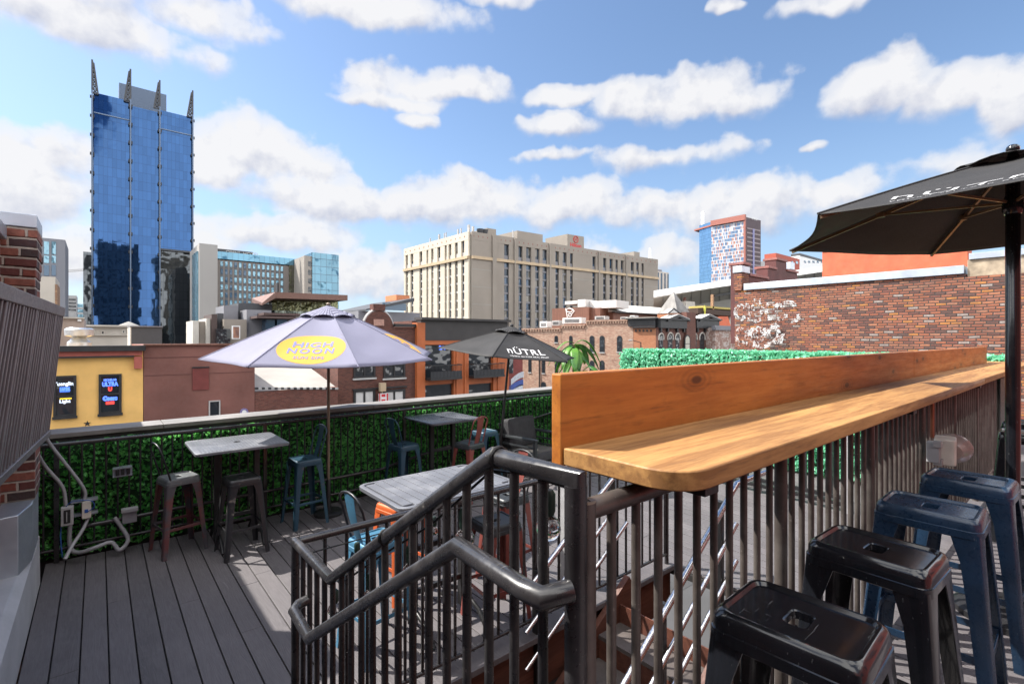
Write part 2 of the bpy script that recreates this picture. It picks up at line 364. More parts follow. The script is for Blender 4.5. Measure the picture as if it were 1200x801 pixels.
M['stuccotan']=pm('rough_tan_mortar',(.36,.29,.21),.9,0,.35,5,.8,14)
add_trans(M['blackfab'],(.06,.055,.055),.18);add_trans(M['whitefab'],(.34,.34,.45),.2)
dusty(M['stoolblack'],(.14,.14,.14),.55,.85,.12,7);dusty(M['stoolnavy'],(.12,.14,.18),.55,.85,.2,7);dusty(M['rail'],(.17,.16,.155),.52,.8,.28,6);dusty(M['barrail'],(.22,.20,.18),.45,.8,.4,6)
dusty(M['slate'],(.30,.30,.31),.5,.75,.4,4);dusty(M['darktop'],(.22,.22,.24),.5,.75,.4,4)
for _m in ('stoolblack','stoolnavy'): M[_m].node_tree.nodes['Principled BSDF'].inputs['Specular IOR Level'].default_value=.38
M['graffiti']=None
# ================================================================ decks
X0,X1,YF=-.39,8.95,6.5
P=.1486
mb=MB();x=X0
while x<X1:
    for (ya,yb) in ([(2.72,YF)] if x+P>.80 and x<4.2 else [(2.18,YF)] if x<.8 else [(.72,YF)]):
        cuts=[ya];y=ya+RND.uniform(.8,3.6)
        while y<yb-.4: cuts.append(y);y+=3.66
        cuts.append(yb)
        for a,b in zip(cuts,cuts[1:]): mb.box(x+.004,x+P-.0045,a+.0015,b-.0015,-.024,RND.uniform(-.001,.001))
    x+=P
mb.build('lower_deck',M['deck'],kind='structure',bevel=.003)
MB().box(X0,.78,2.18,YF,-.09,-.03).box(.78,4.2,2.72,YF,-.09,-.03).box(4.2,X1,.72,YF,-.09,-.03).build('deck_substructure',M['under'],kind='structure')
mb=MB();x=X0
while x<15.3:
    for a,b in (((-3.2,-1.31),(-1.305,.78)) if x<.78 else ((-3.2,-.71),(-.705,.80))): mb.box(x+.003,x+P-.003,a,b,UP-.026,UP)
    x+=P
mb.build('upper_deck',M['deck'],kind='structure',bevel=.0025)
mb=MB().box(X0,15.4,-3.2,.79,-1.8,UP-.03)
mb.build('upper_deck_base',M['fascia'],kind='structure')
mb=MB()
for i in range(4): mb.box(X0,.70,.80+.29*i,2.18,-.0+UP-.185*(i+1)-.10,UP-.185*(i+1)-.002*i)
mb.box(X0,.70,.8,2.17,-.8,-.05)
t=thing('deck_stairs','short dark composite stair dropping from the upper deck beside the pipe handrail','stairs',(0,.8,0))
mb.build('treads',M['deck'],t)
# stairwell: floor, edge fascia
t=thing('stairwell_edge','red brown stained board edging the deck over the stairwell','fascia board',(2.4,2.7,-.1))
MB().box(.80,4.2,2.66,2.715,-.42,-.028).build('fascia',M['fascia'],t,bevel=.004)
MB().box(.79,4.2,2.60,2.76,-.026,.016).build('nosing',M['deck'],t,bevel=.004)
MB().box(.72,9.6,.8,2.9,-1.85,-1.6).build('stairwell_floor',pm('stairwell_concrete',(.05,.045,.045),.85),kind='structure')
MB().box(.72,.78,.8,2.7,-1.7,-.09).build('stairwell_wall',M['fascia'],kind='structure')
t=thing('stairwell_stairs','dark stair with pale treads rising out of the stairwell to the right','stairs',(2.6,2.2,-1))
SL=.62
mb=MB();mt=MB();mr=MB()
for i in range(8):
    xa=1.15+i*.27;za=-1.42+i*.178
    mt.box(xa-.02,xa+.28,1.72,2.55,za-.03,za);mr.box(xa+.25,xa+.262,1.72,2.55,za,za+.145)
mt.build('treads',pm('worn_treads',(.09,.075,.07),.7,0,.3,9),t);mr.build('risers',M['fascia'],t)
mb.bar((1.0,1.69,-1.62),(3.5,1.69,.04),.05,.28).bar((1.0,2.58,-1.62),(3.5,2.58,.04),.05,.28)
mb.build('stringers',M['fascia'],t)
for nm,y in (('stair_handrail',1.66),('stair_handrail',2.60)):
    near=y<2
    t=thing(nm,'polished steel triple pipe handrail on the '+('near' if near else 'far')+' side of the stairwell stair','handrail',(2.3,y,-.5))
    for h in (.98,.70,.44):
        za=-1.6+h+.12
        xs_=1.9 if near else 2.3;pts=[(xs_,y,za+(xs_-.98)*.66),(3.45,y,za+2.47*.66)]
        if h>.9: pts+=[(4.0,y,za+2.47*.66)]
        MB().tube(pts,.021 if h>.9 else .016,12).build('pipe',M['steel'],t,smooth=50)
    for xx in ((2.0,2.6,3.3) if near else (2.45,3.3)):
        zz=-1.6+(xx-.98)*.66+.12
        MB().box(xx-.022,xx+.022,y+.024,y+.068,zz-.35,zz+.98).build('post',M['blackmetal'],t,bevel=.003)
# ================================================================ railings
RR=.0235
def balusters(parent,pts,zb,zt,r=.011,n=8,kind='baluster',mat=None):
    for (x,y),a,b in zip(pts,zb,zt):
        MB().tube([(x,y,a),(x,y,b)],r,n,False).build(kind,mat or M['rail'],parent,smooth=50)
CXR,HR=.779,1.11
t=thing('stair_railing','thick black pipe railing bending down the short stair with a lower handrail','railing',(CXR,.72,UP))
ztop=lambda y: 1.85 if y<1.003 else max(1.105,1.85-(y-1.003)*(.745/1.157))
MB().tube([(CXR,.72,UP),(CXR,.72,1.84)],.025,14).build('post',M['rail'],t,smooth=50)
MB().tube([(CXR,.72,1.80),(CXR,.72,1.85),(CXR,1.003,1.85),(CXR,2.16,1.105),(CXR,2.68,1.105)],RR,16).build('top_rail',M['rail'],t,smooth=50)
hx=CXR-.08
MB().tube([(CXR-.02,.715,1.625),(hx-.0,.74,1.618),(hx-.004,.80,1.618),(hx,1.05,1.626),(hx,2.2,.86),(hx,2.42,.885),(hx+.03,2.45,.893),(CXR,2.455,.90)],.0235,16).build('handrail',M['rail'],t,smooth=60)
ys=[.72+.1015*i for i in range(1,20) if .72+.1015*i<2.62]
balusters(t,[(CXR,y) for y in ys],[ (UP+.03 if y<.82 else max(.02,UP-.185*(1+math.floor((y-.8)/.29))-.1)) for y in ys],[ztop(y) for y in ys],.0125,10)
MB().tube([(CXR,2.67,0),(CXR,2.67,1.105)],.021,12).build('post',M['rail'],t,smooth=50)
MB().tube([(CXR,.72,UP+.09),(CXR,.95,UP+.09),(CXR,2.2,.08),(CXR,2.67,.08)],.014,10).build('bottom_rail',M['rail'],t,smooth=50)
t=thing('stairwell_railing','black pipe guard railing along the far edge of the stairwell with string lights on it','railing',(.8,2.67,0))
MB().tube([(CXR+.02,2.67,1.105),(4.15,2.67,1.105)],.0205,14).build('top_rail',M['rail'],t,smooth=50)
MB().tube([(CXR+.02,2.67,.11),(4.15,2.67,.11)],.014,10).build('bottom_rail',M['rail'],t,smooth=50)
xs=[.93+.118*i for i in range(28)]
balusters(t,[(x,2.67) for x in xs if abs(x-2.45)>.04],[.11]*28,[1.1]*28,.0105,8)
for x in (2.45,4.15): MB().tube([(x,2.67,.016),(x,2.67,1.1)],.02,12).build('post',M['rail'],t,smooth=50)
t=thing('bar_railing','long black baluster railing carrying the wooden bar counter','railing',(.8,.72,UP))
YB=.72
MB().tube([(.815,YB,1.78),(8.2,YB,1.78)],RR,14).build('top_rail',M['barrail'],t,smooth=50)
MB().tube([(.815,YB,UP+.1),(8.2,YB,UP+.1)],.015,10).build('bottom_rail',M['barrail'],t,smooth=50)
for i in range(9):
    x=.805+i*1.015
    if x>8.3: break
    MB().tube([(x,YB,UP),(x,YB,1.80)],.021 if i else .026,14).build('post',M['barrail'],t,smooth=50)
nb=0
for i in range(8):
    for k in range(1,11):
        x=.805+i*1.015+k*.0923
        if x>8.15: break
        MB().tube([(x,YB,UP+.1),(x,YB,1.775)],.0112,8,False).build('baluster',M['barrail'],t,smooth=50);nb+=1
MB().box(7.15,8.12,YB-.035,YB-.028,UP+.12,1.74).build('infill_panel',M['blackmetal'],t,bevel=.002)
for x in (1.05,2.9,4.8,6.8): MB().box(x-.03,x+.03,.56,.88,1.803,1.824).build('bracket',M['blackmetal'],t,bevel=.002)
# ================================================================ bar counter
t=thing('bar_counter','long honey pine drinks counter with tall orange backboard on the black railing','bar counter',(.91,.72,1.825))
zc0,zc1=1.825,1.87;yb,yf=.893,.548
top=[]
R0=.10
for k in range(9):
    a=math.pi+ (math.pi/2)*k/8
    top.append((1.0+R0*math.cos(a)-.0,yf+R0+R0*math.sin(a)))
top=[(.918,yb),( .918,yf+R0+.03)]+[(p[0]+.018,p[1]) for p in top]
top+=[(4.9,yf),(4.904,yf),(4.904,yb)]
MB().prism(top,zc0,zc1).build('countertop',M['counter'],t,smooth=30,bevel=.006)
MB().prism([(4.908,yb),(4.908,yf),(8.55,yf-.01),(8.62,yf+.05),(8.62,yb+.12),(8.2,yb+.12),(8.2,yb)],zc0,zc1).build('countertop',M['counter'],t,smooth=30,bevel=.006)
MB().box(.913,4.6,yb+.002,yb+.038,zc0-.004,2.06).build('backboard',M['backboard'],t,bevel=.004)
MB().box(4.603,8.13,yb+.002,yb+.038,zc0-.004,2.058).build('backboard',M['backboard'],t,bevel=.004)
# ================================================================ hedged fence on the far side
def leaves(mb,n,fn,s0,s1,out,spread=.9,rnd=RND):
    for _ in range(n):
        p,nrm=fn();d=(Vector(nrm)+Vector((rnd.gauss(0,1),rnd.gauss(0,1),rnd.gauss(0,1)+.3))*spread).normalized()
        u=d.orthogonal().normalized();u=Matrix.Rotation(rnd.uniform(0,6.28),3,d)@u;w=d.cross(u);s=rnd.uniform(s0,s1)
        p=Vector(p)+Vector(nrm)*rnd.uniform(0,out)
        mb.add([p-u*s*.5,p+w*s*.32+d*s*.12,p+u*s*.55,p-w*s*.32+d*s*.12],[(0,1,2),(0,2,3)])
t=thing('hedge_panel','dark green boxwood screen behind the black baluster fence','hedge',(3,6.6,0))
mb=MB();leaves(mb,17000,lambda:((RND.uniform(-.6,8.6),6.56,RND.uniform(.02,1.14)),(0,-1,0)),.035,.062,.06)
mb.build('foliage',M['leafdark'],t,fixn=False)
MB().box(-.7,8.6,6.575,6.64,0,1.13).build('backing',M['leafback'],t)
t=thing('parapet_wall','low parapet wall with weathered grey cap behind the boxwood screen','parapet',(4,6.8,0))
MB().box(-.9,9.2,6.65,6.95,G,1.17).build('wall',M['armmetal'],t)
for a,b in ((-.9,.55),(.555,2.98),(2.985,5.6),(5.605,8.0),(8.005,9.25)): MB().box(a,b,6.62,7.0,1.17,1.215).build('cap',M['capstone'],t,bevel=.004)
t=thing('fence_railing','black baluster fence in front of the dark boxwood screen','fence',(4,6.45,0))
YR=6.47
MB().tube([(-.42,YR,1.13),(8.55,YR,1.13)],.021,12).build('top_rail',M['rail'],t,smooth=50)
MB().tube([(-.42,YR,.12),(8.55,YR,.12)],.016,10).build('bottom_rail',M['rail'],t,smooth=50)
xs=[-.40+.0923*i for i in range(97)]
for i,x in enumerate(xs):
    if i%20==1: MB().box(x-.02,x+.02,YR-.02,YR+.02,0,1.14).build('post',M['rail'],t,bevel=.002)
    else: MB().tube([(x,YR,.12),(x,YR,1.125)],.0095,7,False).build('baluster',M['rail'],t,smooth=50)
MB().tube([(-.12,YR-.09,.325),(3.0,YR-.09,.36),(3.3,YR-.09,.42),(6.5,YR-.09,.86),(6.9,YR-.09,.86)],.020,12).build('handrail',M['rail'],t,smooth=50)
for x in (.2,2.6,4.6,6.5): MB().box(x-.012,x+.012,YR-.09,YR,{.2:.32,2.6:.345,4.6:.59,6.5:.85}[x]-.012,{.2:.32,2.6:.345,4.6:.59,6.5:.85}[x]+.01).build('bracket',M['rail'],t)
# ================================================================ mint hedge and inner guard
t=thing('mint_hedge','tall bright mint green artificial hedge in front of the old brick wall','hedge',(8.8,3.6,0))
mb=MB();ya,yc,zt=.78,6.62,1.86
def fhedge():
    q=RND.random()
    if q<.70: return (8.62,RND.uniform(ya,yc),RND.uniform(.05,zt)),(-1,0,0)
    if q<.90: return (RND.uniform(8.6,9.0),RND.uniform(ya,yc),zt),(0,0,1)
    if q<.95: return (RND.uniform(8.6,9.0),yc,RND.uniform(.05,zt)),(0,1,0)
    return (RND.uniform(8.6,9.0),ya,RND.uniform(.05,zt)),(0,-1,0)
leaves(mb,21000,fhedge,.05,.095,.08,1.0)
mb.build('foliage',M['leafmint'],t,fixn=False)
MB().box(8.64,8.98,ya+.03,yc-.03,0.,zt-.02).build('backing',M['leafback'],t)
t=thing('patio_guard_rail','low dark railing with pale posts beyond the stairwell in front of the mint hedge','railing',(7.2,3.5,0))
XG=7.1
for z in (.10,.18): MB().bar((XG,2.0,z),(XG,6.2,z),.04,.045).build('bottom_rail',M['blackmetal'],t,bevel=.003)
MB().bar((XG,2.0,1.0),(XG,6.2,1.0),.05,.045).build('top_rail',M['blackmetal'],t,bevel=.003)
for i in range(28):
    y=2.05+i*.15
    if i%7==0: MB().box(XG-.03,XG+.03,y-.03,y+.03,0,1.02).build('post',M['boxgrey'],t,bevel=.003)
    else: MB().box(XG-.009,XG+.009,y-.009,y+.009,.19,.98).build('baluster',M['blackmetal'],t)
# ================================================================ stools and bar chairs
def rrect(hx,hy,r,n=4,cx=0,cy=0):
    o=[]
    for q,(sx,sy) in enumerate(((1,1),(-1,1),(-1,-1),(1,-1))):
        for k in range(n+1):
            a=math.pi/2*(q+k/n);o.append((cx+sx*(hx-r)+r*math.cos(a),cy+sy*(hy-r)+r*math.sin(a)))
    return o
def lp(hx,hy,r,z): return [Vector((a,b,z)) for a,b in rrect(hx,hy,r)]
def stool(name,label,cat,mat,hx=.15,hy=.15,back=False,seatmat=None,group=None,splat=True,bmat=None):
    t=thing(name,label,cat,(0,0,0),group)
    H=.76
    lo=[lp(hx+.004,hy+.004,.034,H-.072),lp(hx+.006,hy+.006,.036,H-.07),lp(hx+.005,hy+.005,.036,H-.045),lp(hx+.002,hy+.002,.036,H-.043),lp(hx,hy,.036,H-.018),lp(hx-.006,hy-.006,.036,H-.006),lp(hx-.014,hy-.014,.034,H),
        lp(hx-.020,hy-.020,.03,H-.001),lp(hx-.026,hy-.026,.026,H-.009),lp(.040,.027,.015,H-.0095),lp(.036,.024,.013,H-.012),lp(.036,.024,.013,H-.03)]
    lo=lo+[lp(.038,.026,.013,H-.03),lp(hx-.035,hy-.035,.026,H-.03),lp(hx-.004,hy-.004,.03,H-.04),lp(hx-.001,hy-.001,.032,H-.072),lo[0]]
    MB().loft(lo,False,False).build('seat',[seatmat or mat],t,smooth=28)
    ex,ey=.055,.055
    for sx in(-1,1):
        for sy in(-1,1):
            loops=[]
            for z,w in ((H-.055,.088),(H-.10,.078),(H-.16,.064),(.42,.054),(.16,.046),(.0,.042)):
                k=(H-.055-z)/(H-.055);cx,cy=hx+.001+ex*k,hy+.001+ey*k
                q=[(0,-w),(0,-.016),(.0-.004,-.006),(-.006,-.004),(-.016,0),(-w,0),(-w,-.0035),(-.016,-.004),(-.008,-.008),(-.004,-.016),(-.0035,-w)]
                loops.append([Vector((sx*(cx+a),sy*(cy+b),z)) for a,b in q])
            MB().loft(loops).build('leg',mat,t,smooth=40)
    zf=.27;k=(H-zf)/H;bx,by=hx+ex*k-.012,hy+ey*k-.012
    for a,b in (((-bx,-by),(bx,-by)),((bx,-by),(bx,by)),((bx,by),(-bx,by)),((-bx,by),(-bx,-by))):
        MB().bar((a[0],a[1],zf),(b[0],b[1],zf),.007,.028).build('brace',mat,t,bevel=.002)
    if back:
        w=hx-.012;pts=[(-w,-hy+.035,H-.01),(-w-.004,-hy+.0,H+.12),(-w-.004,-hy-.035,H+.25)]
        for k in range(9):
            a=math.pi*k/8;pts.append((-(w+.004)*math.cos(a)*1.0,-hy-.05-.012*math.sin(a),H+.285+.075*math.sin(a)))
        pts+=[(w+.004,-hy-.035,H+.25),(w+.004,-hy,H+.12),(w,-hy+.035,H-.01)]
        MB().tube(pts,.0085,8).build('back_frame',bmat or mat,t,smooth=60)
        if splat:
            lo=[]
            for q in range(7):
                f=q/6;z=H-.008+f*.355;y=-hy+.028-.085*f-.012*math.sin(f*3.1);ww=.042+.022*f
                lo.append([Vector((-ww,y,z)),Vector((-ww*.5,y-.006,z)),Vector((0,y-.004,z)),Vector((ww*.5,y-.006,z)),Vector((ww,y,z)),Vector((ww,y-.003,z)),Vector((0,y-.009,z)),Vector((-ww,y-.003,z))])
            MB().loft(lo).build('backrest',bmat or mat,t,smooth=35)
    return t
def place(o,x,y,rz,z=0.,label=None):
    o.location=(x,y,z);o.rotation_euler[2]=math.radians(rz)
    if label:o['label']=label
    return o
GB='backless metal stools along the bar'
s0=stool('bar_stool','glossy black backless bar stool closest to the rounded end of the counter','bar stool',M['stoolblack'],.128,.158,group=GB)
place(s0,1.27,.462,2,UP)
toN={'gloss_black_enamel':M['stoolnavy']}
place(copy_tree(s0),1.885,.462,-2,UP,'glossy black backless bar stool between the closest black stool and the first navy stool')
place(copy_tree(s0,None,toN),2.53,.44,1,UP,'matte navy blue backless bar stool beside the second black stool')
place(copy_tree(s0,None,toN),3.16,.41,-2,UP,'matte navy blue backless bar stool nearest the umbrella pole')
place(copy_tree(s0),4.98,.33,6,UP,'dark backless bar stool just behind the umbrella pole under the far counter')
place(copy_tree(s0),5.62,.36,-4,UP,'dark backless bar stool farthest along the bar counter toward the brick wall')
GT='metal bar chairs at the high tables'
c1=stool('bar_chair','worn purple red high chair with grey seat left of the corner table','bar chair',M['chair'],.15,.15,True,M['seatgrey'],GT,False,M['chairblack'])
place(c1,.63,6.07,-77)
s1=stool('bar_stool','scuffed black backless high stool tucked in front of the corner table','bar stool',M['chairblack'],.15,.15,False,None,GT)
place(s1,1.12,5.62,4)
c2=stool('bar_chair','dark teal blue high chair with tube back right of the corner table','bar chair',M['chairblue'],.15,.15,True,None,GT,True)
place(c2,1.86,6.02,96)
c3=copy_tree(c2);place(c3,3.12,5.98,-80,0,'dark teal blue high chair left of the far table by the hedge')
c4=stool('bar_chair','worn brick red high chair with dark seat showing its flat back at the far table','bar chair',M['chairred'],.15,.15,True,M['seatdark'],GT,True)
place(c4,3.85,5.5,12)
s2=copy_tree(s1,None,{'worn_black_paint':M['chairblue']});place(s2,4.52,6.05,3,0,'teal blue backless high stool behind the far table near the armchair')
c5=copy_tree(c2,None,{'worn_teal_blue_paint':M['chairsky']});place(c5,1.50,3.28,-84,0,'worn sky blue high chair at the slatted table behind the stair railing')
for ch in c5.children:
    if ch.name.startswith('back_frame'): ch.data=ch.data.copy();ch.data.materials[0]=M['chairblack']
s3=copy_tree(s1,None,{'worn_black_paint':M['chairorange']});place(s3,1.98,3.86,10,0,'bright orange backless stool hidden behind the slatted table')
s4=copy_tree(s1,None,{'worn_black_paint':M['chairred']});place(s4,2.36,3.02,-6,0,'brick red backless stool with dark seat in front of the slatted table')
for ch in s4.children:
    if ch.name.startswith('seat'): ch.data=ch.data.copy();ch.data.materials[0]=M['seatdark']
c6=copy_tree(c4,None,{'scuffed_dark_seat':M['seatdark']});place(c6,2.82,3.45,92,0,'dark red high chair with round black back right of the slatted table')
for ch in c6.children:
    if ch.name.startswith('back_frame'): ch.data=ch.data.copy();ch.data.materials[0]=M['blackmetal']
# ---- tables
def table(label,cx,cy,w,d,z,slat,rz=0,top=None,group='high bar tables on the deck'):
    t=thing('bar_table',label,'bar table',(0,0,0),group)
    if slat:
        MB().loft([[Vector((a,b,zz)) for a,b in rrect(w/2-i,d/2-i,.07,6)] for zz,i in ((z-.035,.006),(z-.03,0),(z-.006,0),(z-.002,.006))]+[[Vector((a,b,z-.002)) for a,b in rrect(w/2-.03,d/2-.03,.05,6)],[Vector((a,b,z-.014)) for a,b in rrect(w/2-.033,d/2-.033,.05,6)]]).build('frame',top,t,smooth=40)
        mb=MB();n=int((w-.09)/.072);p=(w-.09)/n
        for i in range(n):
            xa=-w/2+.045+i*p;e=.0
            if i in(0,n-1): e=.03
            mb.box(xa+.003,xa+p-.003,-d/2+.035+e,d/2-.035-e,z-.014,z-.001)
        mb.build('slats',top,t,bevel=.003)
    else:
        MB().loft([[Vector((a,b,zz)) for a,b in rrect(w/2-i,d/2-i,.05,6)] for zz,i in ((z-.03,.004),(z-.026,0),(z-.005,0),(z,.006))]).build('tabletop',top,t,smooth=40)
        mb=MB();n=24
        for i in range(n): mb.box(-w/2+.05+i*(w-.1)/n,-w/2+.05+(i+.55)*(w-.1)/n,-d/2+.05,d/2-.05,z+.0002,z+.0016)
        mb.build('tread_plate',top,t)
        MB().lathe((0,0,z+.001),[(.03,0),(.032,.004),(.022,.004),(.02,.0)],14).build('umbrella_hole',M['wire'],t,smooth=40)
    for sx in(-1,1):
        MB().box(sx*w*.22-.028,sx*w*.22+.028,-.03,.03,.05,z-.03).build('leg',M['blackmetal'],t,bevel=.004)
        MB().tube([(sx*w*.22,-d*.42,.012),(sx*w*.22,-d*.3,.10),(sx*w*.22,0,.18),(sx*w*.22,d*.3,.10),(sx*w*.22,d*.42,.012)],.017,8).build('foot',M['blackmetal'],t,smooth=60)
    for zz in (.28,.6): MB().bar((-w*.22,0,zz),(w*.22,0,zz),.03,.04).build('stretcher',M['blackmetal'],t,bevel=.003)
    MB().box(-w*.3,w*.3,-.04,.04,z-.06,z-.03).build('support',M['blackmetal'],t)
    place(t,cx,cy,rz);return t
table('grey ribbed high table in the shaded hedge corner by the white umbrella',1.14,5.95,.86,.80,1.05,False,0,M['slate'])
table('dark glossy high table by the hedge between teal and brick red chairs',3.72,5.98,.80,.82,1.05,False,0,M['darktop'])
table('pale grey slatted high table just behind the stair railing',2.0,3.27,1.0,.72,1.05,True,0,M['slate'])
# ---- armchair
t=thing('armchair','charcoal outdoor armchair with thick cushions under the black umbrella','armchair',(0,0,0))
for sx in(-1,1):
    MB().bar((sx*.37,-.36,0),(sx*.37,-.36,.60),.05,.05).build('leg',M['armmetal'],t,bevel=.004)
    MB().bar((sx*.37,.34,0),(sx*.37,.34,.66),.05,.05).build('leg',M['armmetal'],t,bevel=.004)
    MB().box(sx*.37-.04,sx*.37+.04,-.40,.38,.60,.635).build('armrest',M['armmetal'],t,bevel=.005)
    mb=MB()
    for zz in(.30,.40,.50): mb.box(sx*.37-.012,sx*.37+.012,-.335,.315,zz-.012,zz+.012)
    mb.build('side_slats',M['armmetal'],t)
MB().box(-.35,.35,-.36,.36,.20,.25).build('seat_frame',M['armmetal'],t,bevel=.004)
mb=MB()
for xx in(-.25,-.08,.08,.25): mb.bar((xx,.345,.25),(xx,.40,.76),.04,.02)
mb.bar((-.36,.40,.77),(.36,.40,.77),.04,.04).build('back_frame',M['armmetal'],t,bevel=.004)
MB().loft([[Vector((a,b,z)) for a,b in rrect(.325+i,.35+i,.06,5)] for z,i in ((.252,-.03),(.27,-.004),(.37,.0),(.39,-.02),(.395,-.06))]).build('seat_cushion',M['cushion'],t,smooth=50)
MB().loft([[Vector((a,b,z)) for a,b in rrect(.29+i,.31+i,.06,5)] for z,i in ((.3955,0),(.40,-.02))]).build('seat_panel',M['cushiontop'],t,smooth=50)  # thin paler sheet painted as the sunlit top of the cushion
MB(Matrix.Translation((0,.27,.63))@Matrix.Rotation(math.radians(-9),4,'X')).loft([[Vector((a,dy,b)) for a,b in rrect(.325+i,.235+i,.06,5)] for dy,i in ((-.10,-.10),(-.085,-.03),(-.06,0),(.05,0),(.07,-.03),(.075,-.08))]).build('back_cushion',M['cushion'],t,smooth=50)
place(t,5.36,5.9,8)
# ================================================================ umbrellas
def umbrella(name,label,loc,R,n,a0,rim,apex,fab,polem,ribm,lean=None,ctilt=None,prints=(),base=True,pr=.019,runner=None,hubm=None,group=None,basew=.2):
    T=Matrix.Translation(loc)@(lean or Matrix.Identity(4))
    TC=T@Matrix.Translation((0,0,apex))@(ctilt or Matrix.Identity(4))@Matrix.Translation((0,0,-apex))
    t=thing(name,label,'umbrella',loc,group)
    def rib(k,t_):
        a=a0+2*math.pi*k/n;z=apex-(apex-rim)*t_**1.1
        return Vector((R*t_*math.cos(a),R*t_*math.sin(a),z))
    rg=random.Random(n*7+int(R*100))
    wr=[(rg.uniform(0,6.28),rg.uniform(5,11)) for _ in range(n)]
    def pt(k,s,t_,dz=0):
        p=rib(k,t_).lerp(rib(k+1,t_),s);b=4*s*(1-s)
        f=1-.045*b*t_*t_
        w=.006*math.sin(wr[k%n][1]*t_*1.7+wr[k%n][0]+5*s)*b*t_
        return Vector((p.x*f,p.y*f,p.z-.05*R*b*t_*(1-.8*t_*t_)+w+dz))
    mb=MB(TC);nt_,ns=16,10
    for k in range(n):
        for i in range(nt_):
            ta,tb=.13+.87*i/nt_,.13+.87*(i+1)/nt_
            for j in range(ns):
                mb.add([pt(k,j/ns,ta),pt(k,(j+1)/ns,ta),pt(k,(j+1)/ns,tb),pt(k,j/ns,tb)],[(0,1,2,3)])
    me=mb.build('canopy',fab,t,fixn=False,solid=.004)
    bm=bmesh.new();bm.from_mesh(me.data);bmesh.ops.remove_doubles(bm,verts=bm.verts,dist=.0005);bmesh.ops.recalc_face_normals(bm,faces=bm.faces);bm.to_mesh(me.data);bm.free();me.data.shade_smooth();me.data.set_sharp_from_angle(angle=math.radians(14))
    # raised seams on the ribs
    mb=MB(TC)
    for k in range(n): mb.tube([rib(k,.14+.86*q/8)+Vector((0,0,.004)) for q in range(9)],.006,5)
    mb.build('seams',fab,t,smooth=60)
    mb=MB(TC)
    for k in range(n):
        for i in range(5):
            ta,tb=.24*i/5,.24*(i+1)/5
            for j in range(6):
                def cp(s,t_):
                    b=4*s*(1-s);tt=min(t_,.24);p=rib(k,tt*(1+.0*b)).lerp(rib(k+1,tt),s);return Vector((p.x,p.y,p.z+.035+.028*b*(t_/.24)**2-.02*(t_/.24)))
                mb.add([cp(j/6,ta),cp((j+1)/6,ta),cp((j+1)/6,tb),cp(j/6,tb)],[(0,1,2,3)])
    v=mb.build('vent_flap',fab,t,fixn=False,solid=.004);v.data.shade_smooth()
    MB(TC).sphere((0,0,apex+.045),.028,12,7,.8).build('finial',polem,t,smooth=60)
    rz=runner or rim+.12
    for k in range(n):
        o=MB(TC).bar(rib(k,.06)-Vector((0,0,.018)),rib(k,.985)-Vector((0,0,.016)),.012,.016).build('rib',ribm,t)
        q=rib(k,.52)-Vector((0,0,.022));a=a0+2*math.pi*k/n
        MB(TC).bar(Vector((.03*math.cos(a),.03*math.sin(a),rz)),q,.010,.012).obox(q,(.02,.014,.014),rz=a).build('strut',ribm,t)
    MB(T).lathe((0,0,0),[(pr,.05),(pr,apex-.02),(pr*.6,apex+.03)],16).build('pole',polem,t,smooth=50)
    MB(TC).lathe((0,0,rz-.06),[(pr+.004,0),(.042,.02),(.042,.05),(.036,.07),(pr+.004,.09)],16).build('runner',hubm or polem,t,smooth=50)
    if base:
        MB(Matrix.Translation(loc)).lathe((0,0,0),[(basew,.002),(basew,.03),(basew*.9,.045),(.06,.05)],24).build('base',M['blackmetal'],t,smooth=40)
        MB(T).lathe((0,0,0),[(pr+.008,.05),(pr+.008,.42),(pr+.002,.43)],16).build('base_sleeve',M['blackmetal'],t,smooth=50)
    Lm=(rib(0,1).lerp(rib(1,1),.5)-rib(0,0)).length;ch=2*R*math.sin(math.pi/n)
    def on(k,u,v_,dz):
        t_=1-v_/Lm;return pt(k,.5+u/(ch*t_),t_,dz)
    for pn in prints:
        for k in pn['panels']:
            for it in pn['items']:
                mb=MB(TC)
                if it[0]=='disc':
                    _,rx,ry,v0,mt=it;rings=8;N=40;idx=[on(k,0,v0,.0045)]
                    fs=[]
                    for r_ in range(1,rings+1):
                        for q in range(N):
                            a=2*math.pi*q/N;idx.append(on(k,rx*r_/rings*math.cos(a),v0+ry*r_/rings*math.sin(a),.0045))
                    for q in range(N): fs.append((0,1+q,1+(q+1)%N))
                    for r_ in range(rings-1):
                        for q in range(N):
                            a=1+r_*N+q;b=1+r_*N+(q+1)%N;fs.append((a,a+N,b+N,b))
                    mb.add(idx,fs);nm='print'
                else:
                    _,body,size,w,v0,mt,bold,u0=it;vs,fs=text2d(body,size,bold,1.28 if 'O' in body else 1.08)
                    xs=[v.x for v in vs];kx=w/(max(xs)-min(xs))
                    mb.add([on(k,u0+v.x*kx,v0+v.y,.0075) for v in vs],fs);nm='lettering'
                mb.build(nm,mt,t,fixn=False)
    return t
def camang(p): return math.atan2(-p[1],-p[0])
p=(2.17,6.11)
hn=[{'panels':(0,2,4,6),'items':[('disc',.345,.30,.37,M['logoyellow']),('text','HIGH',.15,.41,.455,M['logolilac'],.004,0),('text','NOON',.15,.47,.32,M['logolilac'],.004,0),('text','SUN SIPS',.075,.31,.185,M['logolilac'],.001,0)]}]
ax=Vector((p[1],-p[0],0)).normalized()
umbrella('patio_umbrella','white umbrella with yellow printed ovals over the hedge corner of the deck',(p[0],p[1],0),1.36,8,camang(p)+math.radians(-33),1.94,2.53,M['whitefab'],M['polebrown'],M['polebrown'],ctilt=Matrix.Rotation(math.radians(3.2),4,Vector((p[1],-p[0],0)).normalized()),prints=hn,pr=.018,basew=.17)
p=(4.85,6.16)
